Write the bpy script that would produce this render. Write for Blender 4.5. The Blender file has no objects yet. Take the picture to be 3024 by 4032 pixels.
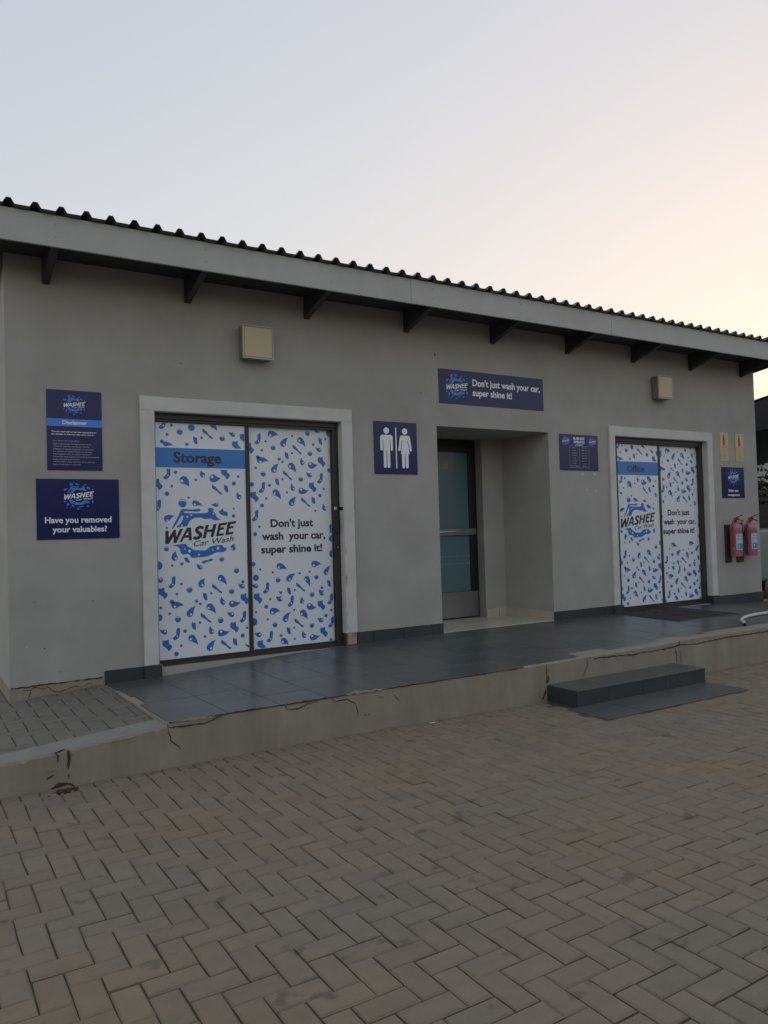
import bpy, bmesh, math, random
from mathutils import Vector, Matrix
from mathutils.geometry import tessellate_polygon

scene = bpy.context.scene
col = scene.collection
R = math.radians
random.seed(7)

# ------------------------------------------------------------------ camera
cam_d = bpy.data.cameras.new("camera")
cam_d.sensor_fit = 'VERTICAL'
cam_d.sensor_height = 36.0
cam_d.lens = 36.0 * 3040.22 / 4032.0
cam_d.clip_start = 0.05
cam_d.clip_end = 2000.0
cam = bpy.data.objects.new("camera", cam_d)
col.objects.link(cam)
_r = Vector((0.85107904, -0.52427821, -0.02822811))
_u = Vector((0.01001828, -0.03753819, 0.99924497))
_f = Vector((0.524942, 0.85071925, 0.0266956))
CAM = Vector((0.0, -6.8, 1.462))
cam.matrix_world = Matrix(((_r.x, _u.x, -_f.x, CAM.x), (_r.y, _u.y, -_f.y, CAM.y),
                           (_r.z, _u.z, -_f.z, CAM.z), (0, 0, 0, 1)))
scene.camera = cam

# ------------------------------------------------------------------ dusk sky
SUN_AZ = 64.0      # degrees clockwise from +Y (towards +X): behind the building, to the right
SUN_EL = 1.5
world = bpy.data.worlds.new("World")
scene.world = world
world.use_nodes = True
wn, wl = world.node_tree.nodes, world.node_tree.links
wn.clear()
sky = wn.new('ShaderNodeTexSky')
sky.sky_type = 'NISHITA'
sky.sun_disc = False
sky.sun_elevation = R(SUN_EL)
sky.sun_rotation = R(SUN_AZ)
sky.altitude = 1000.0
sky.air_density = 1.15
sky.dust_density = 4.0
sky.ozone_density = 1.0
bg = wn.new('ShaderNodeBackground')
bg.inputs['Strength'].default_value = 0.15
wo = wn.new('ShaderNodeOutputWorld')
hs = wn.new('ShaderNodeHueSaturation')
hs.inputs['Saturation'].default_value = 1.0
gm = wn.new('ShaderNodeGamma')           # thick haze evens the sky out
gm.inputs['Gamma'].default_value = 0.55
wl.new(sky.outputs['Color'], gm.inputs['Color'])
tint = wn.new('ShaderNodeVectorMath'); tint.operation = 'MULTIPLY'
tint.inputs[1].default_value = (2.20, 2.12, 2.14)
wl.new(gm.outputs['Color'], tint.inputs[0])
wl.new(tint.outputs['Vector'], hs.inputs['Color'])
sp_ = wn.new('ShaderNodeSeparateColor'); cb_ = wn.new('ShaderNodeCombineColor')
wl.new(hs.outputs['Color'], sp_.inputs['Color'])
for ch_, m_, s_ in (('Red', 1.18, 1.58), ('Green', 1.07, 1.68), ('Blue', 0.88, 2.28)):   # soft shoulder: bright haze saturates to cream
    n1 = wn.new('ShaderNodeMath'); n1.operation = 'MULTIPLY'; n1.inputs[1].default_value = -0.3446 * s_ / m_
    n2 = wn.new('ShaderNodeMath'); n2.operation = 'EXPONENT'
    n3 = wn.new('ShaderNodeMath'); n3.operation = 'SUBTRACT'; n3.inputs[0].default_value = 1.0
    n4 = wn.new('ShaderNodeMath'); n4.operation = 'MULTIPLY'; n4.inputs[1].default_value = m_ / 0.3446
    wl.new(sp_.outputs[ch_], n1.inputs[0]); wl.new(n1.outputs[0], n2.inputs[0]); wl.new(n2.outputs[0], n3.inputs[1])
    wl.new(n3.outputs[0], n4.inputs[0]); wl.new(n4.outputs[0], cb_.inputs[ch_])
wl.new(cb_.outputs['Color'], bg.inputs['Color'])
wl.new(bg.outputs['Background'], wo.inputs['Surface'])

sun_d = bpy.data.lights.new("sun", 'SUN')
sun_d.energy = 0.3
sun_d.angle = R(12)
sun_d.color = (1.0, 0.78, 0.55)
sun = bpy.data.objects.new("sun", sun_d)
col.objects.link(sun)
_sd = Vector((math.sin(R(SUN_AZ)) * math.cos(R(SUN_EL)), math.cos(R(SUN_AZ)) * math.cos(R(SUN_EL)), math.sin(R(SUN_EL))))
sun.rotation_euler = _sd.to_track_quat('Z', 'Y').to_euler()
sun.location = (20, 20, 20)

scene.render.engine = 'CYCLES'
scene.view_settings.view_transform = 'Standard'
scene.view_settings.look = 'None'
scene.view_settings.gamma = 1.0
scene.view_settings.use_curve_mapping = False
scene.view_settings.exposure = 1.2

# ------------------------------------------------------------------ materials
def hexlin(r, g, b):
    f = lambda c: (c / 12.92 if c <= 0.04045 else ((c + 0.055) / 1.055) ** 2.4)
    return (f(r / 255), f(g / 255), f(b / 255))

def mat(name, color, rough=0.6, var=0.12, scale=6.0, bump=0.0, bscale=180.0, metal=0.0, spec=0.5,
        dirt=None, dscale=1.6, damt=0.5, dstretch=None, rnd=None, rvar=0.0, grain=0.0, spots=None, coat=0.0):
    """Procedural surface: base colour broken by two noises, optional dirt colour and per-piece tint."""
    m = bpy.data.materials.new(name)
    m.use_nodes = True
    n, l = m.node_tree.nodes, m.node_tree.links
    bs = n['Principled BSDF']
    bs.inputs['Roughness'].default_value = rough
    bs.inputs['Metallic'].default_value = metal
    bs.inputs['Specular IOR Level'].default_value = spec
    bs.inputs['Coat Weight'].default_value = coat
    geo = n.new('ShaderNodeNewGeometry')
    nz = n.new('ShaderNodeTexNoise'); nz.inputs['Scale'].default_value = scale
    nz.inputs['Detail'].default_value = 6; nz.inputs['Roughness'].default_value = 0.62
    l.new(geo.outputs['Position'], nz.inputs['Vector'])
    mr = n.new('ShaderNodeMapRange')
    mr.inputs['From Min'].default_value = 0.3; mr.inputs['From Max'].default_value = 0.7
    mr.inputs['To Min'].default_value = 1 - var; mr.inputs['To Max'].default_value = 1 + var
    l.new(nz.outputs['Fac'], mr.inputs['Value'])
    val = mr.outputs['Result']
    if grain:
        gz = n.new('ShaderNodeTexNoise'); gz.inputs['Scale'].default_value = 420
        gz.inputs['Detail'].default_value = 2
        l.new(geo.outputs['Position'], gz.inputs['Vector'])
        gm = n.new('ShaderNodeMapRange')
        gm.inputs['From Min'].default_value = 0.3; gm.inputs['From Max'].default_value = 0.7
        gm.inputs['To Min'].default_value = 1 - grain; gm.inputs['To Max'].default_value = 1 + grain
        l.new(gz.outputs['Fac'], gm.inputs['Value'])
        mu = n.new('ShaderNodeMath'); mu.operation = 'MULTIPLY'
        l.new(val, mu.inputs[0]); l.new(gm.outputs['Result'], mu.inputs[1]); val = mu.outputs[0]
    if spots:
        sc_, th_, dk_ = spots
        sz = n.new('ShaderNodeTexNoise'); sz.inputs['Scale'].default_value = sc_; sz.inputs['Detail'].default_value = 5
        l.new(geo.outputs['Position'], sz.inputs['Vector'])
        sm_ = n.new('ShaderNodeMapRange'); sm_.inputs['From Min'].default_value = th_; sm_.inputs['From Max'].default_value = th_ + 0.06
        sm_.inputs['To Min'].default_value = 1.0; sm_.inputs['To Max'].default_value = dk_
        l.new(sz.outputs['Fac'], sm_.inputs['Value'])
        mu = n.new('ShaderNodeMath'); mu.operation = 'MULTIPLY'
        l.new(val, mu.inputs[0]); l.new(sm_.outputs['Result'], mu.inputs[1]); val = mu.outputs[0]
    if rnd:
        if rnd == 'OBJECT':
            oi = n.new('ShaderNodeObjectInfo'); src = oi.outputs['Random']
        else:
            src = geo.outputs['Random Per Island']
        rm = n.new('ShaderNodeMapRange')
        rm.inputs['To Min'].default_value = 1 - rvar; rm.inputs['To Max'].default_value = 1 + rvar
        l.new(src, rm.inputs['Value'])
        mu = n.new('ShaderNodeMath'); mu.operation = 'MULTIPLY'
        l.new(val, mu.inputs[0]); l.new(rm.outputs['Result'], mu.inputs[1]); val = mu.outputs[0]
    base = n.new('ShaderNodeRGB'); base.outputs[0].default_value = (*color, 1)
    cout = base.outputs[0]
    if dirt is not None:
        dz = n.new('ShaderNodeTexNoise'); dz.inputs['Scale'].default_value = dscale
        dz.inputs['Detail'].default_value = 8; dz.inputs['Roughness'].default_value = 0.65
        if dstretch:
            mp = n.new('ShaderNodeVectorMath'); mp.operation = 'MULTIPLY'; mp.inputs[1].default_value = dstretch
            l.new(geo.outputs['Position'], mp.inputs[0]); l.new(mp.outputs['Vector'], dz.inputs['Vector'])
        else:
            l.new(geo.outputs['Position'], dz.inputs['Vector'])
        dm = n.new('ShaderNodeMapRange')
        dm.inputs['From Min'].default_value = 0.42; dm.inputs['From Max'].default_value = 0.68
        dm.inputs['To Max'].default_value = damt
        l.new(dz.outputs['Fac'], dm.inputs['Value'])
        mx = n.new('ShaderNodeMix'); mx.data_type = 'RGBA'
        mx.inputs['B'].default_value = (*dirt, 1)
        l.new(dm.outputs['Result'], mx.inputs['Factor']); l.new(cout, mx.inputs['A'])
        cout = mx.outputs['Result']
    vm = n.new('ShaderNodeVectorMath'); vm.operation = 'SCALE'
    l.new(cout, vm.inputs[0]); l.new(val, vm.inputs['Scale'])
    l.new(vm.outputs['Vector'], bs.inputs['Base Color'])
    if bump:
        bz = n.new('ShaderNodeTexNoise'); bz.inputs['Scale'].default_value = bscale
        bz.inputs['Detail'].default_value = 4
        l.new(geo.outputs['Position'], bz.inputs['Vector'])
        bp = n.new('ShaderNodeBump'); bp.inputs['Strength'].default_value = bump
        bp.inputs['Distance'].default_value = 0.004
        l.new(bz.outputs['Fac'], bp.inputs['Height'])
        l.new(bp.outputs['Normal'], bs.inputs['Normal'])
    # uneven gloss
    rr = n.new('ShaderNodeMapRange')
    rr.inputs['To Min'].default_value = max(0.02, rough - 0.08); rr.inputs['To Max'].default_value = min(1, rough + 0.08)
    l.new(nz.outputs['Fac'], rr.inputs['Value']); l.new(rr.outputs['Result'], bs.inputs['Roughness'])
    return m

M = {}
M['wall'] = mat('wall_plaster', (0.392, 0.385, 0.360), 0.85, 0.075, 1.7, 0.3, 45, dirt=(0.315, 0.304, 0.272), dscale=1.3, damt=0.5, grain=0.05)
M['trim'] = mat('pale_trim_paint', (0.62, 0.62, 0.60), 0.75, 0.05, 5, 0.2, 90, dirt=(0.47, 0.455, 0.42), dscale=3.5, damt=0.5, grain=0.03)
M['fascia'] = mat('fascia_paint', (0.43, 0.44, 0.43), 0.6, 0.04, 3, 0.08, 60, dirt=(0.36, 0.355, 0.335), dscale=2.2, damt=0.5)
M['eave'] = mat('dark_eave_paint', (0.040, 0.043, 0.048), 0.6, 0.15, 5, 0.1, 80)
M['roof'] = mat('charcoal_roof_sheet', (0.10, 0.112, 0.118), 0.45, 0.12, 4, 0.05, 60)
M['alu'] = mat('bronze_aluminium', (0.033, 0.031, 0.030), 0.38, 0.12, 9, 0.0, metal=0.0, dirt=(0.05, 0.046, 0.042), dscale=5, damt=0.3)
M['black_alu'] = mat('black_aluminium', (0.012, 0.012, 0.013), 0.4, 0.1, 9)
M['film'] = mat('white_window_film', (0.78, 0.82, 0.85), 0.20, 0.02, 3, 0.0)
M['blue'] = mat('blue_film_print', (0.035, 0.18, 0.56), 0.32, 0.04, 3)
M['bandblue'] = mat('blue_banner_print', (0.045, 0.22, 0.58), 0.32, 0.04, 3)
M['ink'] = mat('dark_violet_print', (0.035, 0.028, 0.06), 0.35, 0.05, 3)
M['navy'] = mat('navy_sign_board', (0.012, 0.017, 0.10), 0.18, 0.06, 3, spec=0.36)
M['signblue'] = mat('sign_blue_print', (0.055, 0.24, 0.80), 0.3, 0.04, 3)
M['signwhite'] = mat('sign_white_print', (0.84, 0.86, 0.90), 0.35, 0.03, 3)
M['paleprint'] = mat('pale_small_print', (0.45, 0.47, 0.55), 0.35, 0.03, 3)
M['slate'] = mat('slate_floor_tile', (0.075, 0.081, 0.081), 0.30, 0.16, 5, 0.12, 70, dirt=(0.12, 0.115, 0.10), dscale=2.4, damt=0.45, rnd='OBJECT', rvar=0.10)
M['slate_skirt'] = mat('slate_skirting_tile', (0.036, 0.045, 0.050), 0.42, 0.14, 7, 0.1, 70, rnd='OBJECT', rvar=0.14)
M['grout'] = mat('grey_grout', (0.15, 0.145, 0.13), 0.9, 0.15, 20, 0.2, 150)
M['cream'] = mat('cream_tile', (0.50, 0.46, 0.37), 0.33, 0.06, 8, 0.05, 80, rnd='OBJECT', rvar=0.06)
M['kerb'] = mat('stained_plaster_kerb', (0.295, 0.270, 0.212), 0.88, 0.08, 4, 0.35, 90, dirt=(0.185, 0.150, 0.105), dscale=3.2, damt=0.55, dstretch=(1, 1, .2), grain=0.06)
M['kerbtop'] = mat('worn_kerb_paint', (0.235, 0.228, 0.205), 0.85, 0.08, 8, 0.3, 110, dirt=(0.22, 0.20, 0.16), dscale=5, damt=0.6, grain=0.05)
M['crack'] = mat('dark_crack_brown', (0.055, 0.040, 0.028), 0.95, 0.3, 30)  # plain dark brown for cracks, streaks and small wall marks
M['rust'] = mat('rust_stain', (0.06, 0.034, 0.020), 0.95, 0.3, 30)
M['rawplaster'] = mat('bare_broken_plaster', (0.38, 0.34, 0.27), 0.95, 0.2, 30, 0.6, 120, dirt=(0.25, 0.13, 0.075), dscale=14, damt=0.6)
PV = dict(rough=0.82, var=0.10, scale=9, bump=0.5, bscale=260, dirt=(0.226, 0.170, 0.108), dscale=0.9, damt=0.95, grain=0.12, spots=(6.5, 0.63, 0.66))
M['paver'] = mat('concrete_paver', (0.203, 0.166, 0.121), rnd='OBJECT', rvar=0.06, **PV)
M['paver_far'] = mat('concrete_paver_mass', (0.203, 0.166, 0.121), rnd='ISLAND', rvar=0.06, **PV)
M['paver_walk'] = mat('grey_walkway_paver', (0.172, 0.153, 0.124), rnd='OBJECT', rvar=0.05, **{**PV, 'dirt': (0.150, 0.137, 0.115)})
M['sand'] = mat('joint_sand', (0.095, 0.078, 0.058), 0.95, 0.25, 30, 0.6, 200)
M['ground'] = mat('yard_ground', (0.15, 0.135, 0.115), 0.9, 0.2, 2, 0.3, 60)
M['lampcase'] = mat('lamp_grey_case', (0.20, 0.195, 0.18), 0.5, 0.08, 9, 0.05)
M['lamprim'] = mat('lamp_pale_rim', (0.46, 0.45, 0.41), 0.5, 0.06, 9)
M['lampglass'] = mat('yellowed_diffuser', (0.52, 0.455, 0.27), 0.38, 0.06, 4, dirt=(0.45, 0.385, 0.22), dscale=8, damt=0.5)
M['steel'] = mat('brushed_steel', (0.27, 0.27, 0.26), 0.34, 0.08, 3, 0.05, 40, metal=0.85)
M['chrome'] = mat('bright_steel', (0.7, 0.7, 0.7), 0.22, 0.05, 5, metal=1.0)
M['teal'] = mat('frosted_teal_glass', (0.088, 0.175, 0.20), 0.24, 0.06, 1.5, spec=0.6)
M['paper'] = mat('plain_paper', (0.32, 0.33, 0.32), 0.8, 0.04, 5)
M['mat'] = mat('black_rubber_mat', (0.022, 0.022, 0.023), 0.75, 0.25, 20, 0.6, 300)
M['matline'] = mat('grey_mat_web', (0.085, 0.085, 0.082), 0.8, 0.2, 30)
M['hose'] = mat('white_plastic_hose', (0.60, 0.58, 0.54), 0.4, 0.08, 8)
M['blackhole'] = mat('black_inside', (0.008, 0.008, 0.008), 0.9, 0.1, 8)
M['extred'] = mat('faded_red_enamel', (0.42, 0.125, 0.185), 0.42, 0.08, 7, dirt=(0.46, 0.19, 0.26), dscale=3, damt=0.7)
M['extdark'] = mat('dark_red_valve', (0.20, 0.025, 0.03), 0.4, 0.1, 9)
M['exthose'] = mat('red_brown_hose', (0.26, 0.06, 0.055), 0.5, 0.1, 9)
M['exttop'] = mat('pink_faded_shoulder', (0.45, 0.22, 0.30), 0.4, 0.06, 9)
M['sticker'] = mat('sticker_white', (0.52, 0.60, 0.62), 0.4, 0.03, 9)
M['cyan'] = mat('sticker_cyan', (0.05, 0.30, 0.42), 0.4, 0.08, 30)
M['greyprint'] = mat('sticker_grey', (0.25, 0.27, 0.28), 0.5, 0.1, 30)
M['wood'] = mat('dark_brown_board', (0.05, 0.035, 0.025), 0.7, 0.25, 14, 0.2, 60)
M['yellowsign'] = mat('faded_yellow_plastic', (0.66, 0.57, 0.34), 0.5, 0.06, 9, dirt=(0.56, 0.47, 0.26), dscale=9, damt=0.6)
M['yellowold'] = mat('aged_yellow_plastic', (0.55, 0.46, 0.25), 0.55, 0.08, 9, dirt=(0.46, 0.38, 0.19), dscale=9, damt=0.7)
M['pictred'] = mat('pictogram_red', (0.42, 0.045, 0.035), 0.45, 0.05, 9)
M['pictline'] = mat('pictogram_brown_line', (0.16, 0.09, 0.04), 0.5, 0.05, 9)
M['arrow'] = mat('faded_arrow_print', (0.47, 0.395, 0.21), 0.55, 0.1, 9)
M['car'] = mat('silver_car_paint', (0.24, 0.275, 0.275), 0.3, 0.03, 3, coat=0.3)
M['glass'] = mat('dark_car_glass', (0.02, 0.024, 0.026), 0.1, 0.05, 3)
M['tyre'] = mat('tyre_rubber', (0.012, 0.012, 0.012), 0.85, 0.2, 20)
M['blackrail'] = mat('black_powder_coat', (0.010, 0.010, 0.012), 0.55, 0.1, 9)
M['tarp'] = mat('charcoal_shade_cloth', (0.028, 0.032, 0.04), 0.75, 0.15, 3, 0.2, 50)
M['leaf'] = mat('shrub_leaf', (0.06, 0.10, 0.03), 0.6, 0.25, 4, rnd='ISLAND', rvar=0.4)
M['bark'] = mat('shrub_bark', (0.08, 0.06, 0.04), 0.9, 0.2, 12)
M['tail'] = mat('red_lamp_lens', (0.30, 0.015, 0.012), 0.2, 0.05, 9)
M['litter'] = mat('white_scrap', (0.6, 0.6, 0.57), 0.8, 0.1, 30)

# traced artwork of the printed film and logo, in metres
DROPS={"L":[["T",0.58,0.7,0.031,0.635,0.631,0.571,0.69,1],["T",0.396,0.654,0.032,0.431,0.704,0.405,0.646,1],["T",0.684,0.454,0.0315,0.772,0.465,0.685,0.466,-1],["T",0.469,0.442,0.032,0.523,0.373,0.457,0.432,1],["T",0.282,0.395,0.032,0.34,0.459,0.292,0.387,1],["T",0.595,0.474,0.024,0.584,0.531,0.605,0.476,1],["T",0.679,0.352,0.0235,0.634,0.386,0.685,0.359,1],["T",0.788,0.611,0.024,0.746,0.642,0.798,0.617,1],["T",0.385,0.808,0.022,0.356,0.843,0.394,0.81,1],["T",0.052,0.248,0.0225,0.005,0.278,0.056,0.254,1],["T",0.481,0.214,0.0235,0.471,0.27,0.493,0.215,1],["T",0.571,0.193,0.0325,0.656,0.204,0.572,0.206,-1],["T",0.294,0.173,0.031,0.35,0.103,0.287,0.163,1],["T",0.461,0.071,0.0315,0.522,0.136,0.473,0.064,1],["T",0.146,0.48,0.0315,0.233,0.47,0.147,0.466,1],["T",0.024,0.711,0.023,-0.014,0.729,0.025,0.719,1],["T",0.842,0.815,0.0405,0.888,0.842,0.85,0.8,1],["T",0.831,0.033,0.026,0.815,0.072,0.837,0.022,1],["B",0.734,0.761,0.026],["B",0.284,0.61,0.0275],["B",0.682,0.57,0.026],["B",0.172,0.351,0.0275],["B",0.57,0.31,0.027],["B",0.218,0.848,0.015],["B",0.345,0.503,0.0165],["B",0.234,0.242,0.017],["B",0.795,0.654,0.0165],["D",0.121,0.512,0.0195],["D",0.13,0.836,0.0105],["D",0.21,0.666,0.0125],["D",0.167,0.578,0.0125],["D",0.379,0.475,0.013],["D",0.485,0.565,0.012],["D",0.02,0.466,0.013],["D",0.099,0.407,0.0125],["D",0.373,0.306,0.0125],["D",0.418,0.175,0.013],["D",0.197,0.114,0.0125],["D",0.825,0.218,0.0115],["D",0.781,0.15,0.0195],["D",0.152,0.044,0.021],["D",0.005,0.84,0.038],["D",0.002,0.379,0.0325],["N",0.128,0.687,1],["N",0.79,0.326,1],["N",0.159,0.223,1],["K",0.043,0.593,1],["K",0.812,0.491,1],["K",0.703,0.234,1],["K",0.072,0.129,1],["O",0.427,0.539,1],["O",0.315,0.28,1],["O",0.704,0.1,1],["S",0.54,0.604,1],["S",0.428,0.344,1],["S",0.615,0.083,1],["T",0.534,2.119,0.0275,0.574,2.066,9,9,1],["T",0.729,2.038,0.022,0.687,2.065,0.737,2.045,1],["T",0.252,1.603,0.039,0.296,1.541,0.233,1.596,1],["T",0.428,1.655,0.0245,0.416,1.697,0.436,1.647,1],["T",0.528,1.625,0.0375,0.602,1.631,0.517,1.637,-1],["T",0.777,1.45,0.0235,0.76,1.501,0.783,1.446,1],["T",0.092,1.928,0.022,0.166,1.914,9,9,1],["B",0.224,2.043,0.028],["B",0.623,1.998,0.0265],["B",0.287,1.934,0.017],["B",0.177,1.676,0.0165],["D",0.15,2.1,0.0135],["D",0.107,2.014,0.0135],["D",0.426,1.997,0.0125],["D",0.364,1.609,0.0125],["D",0.142,1.549,0.012],["D",0.096,1.48,0.02],["D",0.772,1.645,0.013],["D",0.728,1.577,0.0195],["D",0.292,1.444,0.011],["D",0.333,2.086,0.0315],["D",0.061,1.949,0.018],["N",0.071,2.115,1],["N",0.103,1.664,1],["N",0.012,1.375,1],["O",0.367,1.97,1],["O",0.65,1.53,1],["S",0.482,2.035,1],["S",0.561,1.518,1],["K",0.762,1.929,1],["K",0.648,1.669,1],["K",0.016,1.564,1],["K",0.841,2.002,1]],"R":[["T",0.289,0.78,0.0325,0.366,0.744,0.281,0.767,1],["T",0.662,0.784,0.033,0.744,0.774,0.657,0.771,1],["T",0.79,0.698,0.0275,0.847,0.762,0.8,0.691,1],["T",0.386,0.656,0.031,0.459,0.7,0.392,0.646,1],["T",0.577,0.64,0.03,0.604,0.56,0.562,0.634,1],["T",0.739,0.493,0.0275,0.711,0.533,0.755,0.492,1],["T",0.284,0.464,0.0265,0.245,0.495,0.298,0.467,1],["T",0.519,0.423,0.0225,0.525,0.477,0.528,0.418,1],["T",0.6,0.369,0.033,0.677,0.356,0.599,0.384,-1],["T",0.207,0.351,0.0335,0.287,0.345,0.202,0.339,1],["T",0.336,0.267,0.031,0.395,0.33,0.345,0.258,1],["T",0.525,0.31,0.033,0.573,0.243,0.51,0.301,1],["T",0.724,0.223,0.0255,0.684,0.254,0.735,0.229,1],["T",0.06,0.139,0.025,0.017,0.166,0.069,0.142,1],["T",0.532,0.086,0.024,0.522,0.141,0.544,0.084,1],["T",0.625,0.062,0.032,0.706,0.073,0.62,0.075,-1],["T",0.311,0.056,0.0315,0.36,0.01,0.3,0.048,1],["T",0.037,0.603,0.0235,-0.002,0.623,0.043,0.611,1],["B",0.269,0.648,0.025],["B",0.682,0.654,0.024],["B",0.63,0.484,0.025],["B",0.226,0.22,0.0255],["B",0.62,0.179,0.025],["B",0.293,0.526,0.0165],["B",0.741,0.546,0.016],["B",0.285,0.113,0.0165],["D",0.087,0.758,0.0115],["D",0.216,0.725,0.012],["D",0.502,0.702,0.012],["D",0.61,0.711,0.0115],["D",0.443,0.541,0.0115],["D",0.183,0.468,0.012],["D",0.432,0.348,0.0115],["D",0.036,0.355,0.0115],["D",0.152,0.278,0.0115],["D",0.425,0.175,0.011],["D",0.431,0.063,0.012],["D",0.841,0.314,0.012],["D",0.139,0.399,0.0195],["D",0.778,0.263,0.0185],["D",0.018,0.812,0.022],["D",0.041,0.681,0.03],["D",0.01,0.265,0.036],["D",0.828,0.018,0.0185],["N",0.146,0.579,1],["N",0.4,0.435,1],["N",0.172,0.111,1],["N",0.834,0.426,1],["N",0.837,0.195,1],["K",0.059,0.485,1],["K",0.732,0.369,1],["K",0.752,0.102,1],["K",0.082,0.035,1],["O",0.381,0.536,1],["O",0.821,0.583,1],["O",0.368,0.15,1],["S",0.507,0.564,1],["S",0.479,0.216,1],["T",0.23,2.064,0.034,0.31,2.052,0.225,2.05,1],["T",0.356,1.973,0.031,0.416,2.038,0.368,1.965,1],["T",0.542,2.016,0.0315,0.597,1.948,0.534,2.01,1],["T",0.751,1.926,0.0225,0.71,1.955,0.759,1.932,1],["T",0.112,1.808,0.0325,0.202,1.797,0.115,1.791,1],["T",0.253,1.716,0.0315,0.309,1.78,0.26,1.709,1],["T",0.436,1.758,0.0335,0.488,1.69,0.424,1.752,1],["T",0.559,1.791,0.0235,0.55,1.844,0.568,1.792,1],["T",0.653,1.769,0.033,0.732,1.779,0.647,1.783,-1],["T",0.64,1.668,0.023,0.599,1.7,0.651,1.675,1],["T",0.449,1.535,0.023,0.439,1.59,0.459,1.535,1],["T",0.542,1.512,0.0325,0.622,1.521,0.539,1.526,-1],["T",0.266,1.496,0.0325,0.319,1.425,0.255,1.485,1],["T",0.432,1.394,0.032,0.488,1.455,0.44,1.387,1],["T",0.791,1.337,0.023,0.781,1.389,0.802,1.338,1],["T",0.733,2.119,0.026,0.701,2.142,0.743,2.12,1],["T",0.873,1.15,0.0345,0.839,1.083,9,9,1],["B",0.25,1.932,0.025],["B",0.625,2.086,0.0255],["B",0.646,1.885,0.025],["B",0.141,1.674,0.0255],["B",0.537,1.628,0.025],["B",0.312,1.823,0.0165],["B",0.684,1.979,0.0155],["B",0.202,1.567,0.0165],["D",0.088,1.835,0.019],["D",0.456,2.054,0.012],["D",0.175,1.99,0.012],["D",0.133,1.903,0.0115],["D",0.45,1.884,0.012],["D",0.345,1.797,0.0125],["D",0.066,1.732,0.0125],["D",0.341,1.626,0.012],["D",0.386,1.498,0.012],["D",0.166,1.438,0.012],["D",0.79,1.534,0.0115],["D",0.822,2.038,0.012],["D",0.689,1.313,0.0115],["D",0.089,1.167,0.0125],["D",0.121,1.37,0.0195],["D",0.044,1.098,0.02],["D",0.745,1.466,0.0185],["D",0.022,1.573,0.0225],["D",0.858,1.722,0.022],["D",0.869,1.033,0.037],["D",0.871,0.878,0.0385],["N",0.095,2.011,1],["N",0.127,1.545,1],["N",0.051,1.275,1],["N",0.754,1.642,1],["N",0.856,1.889,1],["K",0.774,1.806,1],["K",0.667,1.549,1],["K",0.047,1.454,1],["K",0.009,1.919,1],["O",0.392,1.859,1],["O",0.284,1.602,1],["O",0.764,2.014,1],["O",0.67,1.417,1],["O",0.852,2.097,1],["S",0.505,1.921,1],["S",0.395,1.664,1],["S",0.582,1.401,1]]}
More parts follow.
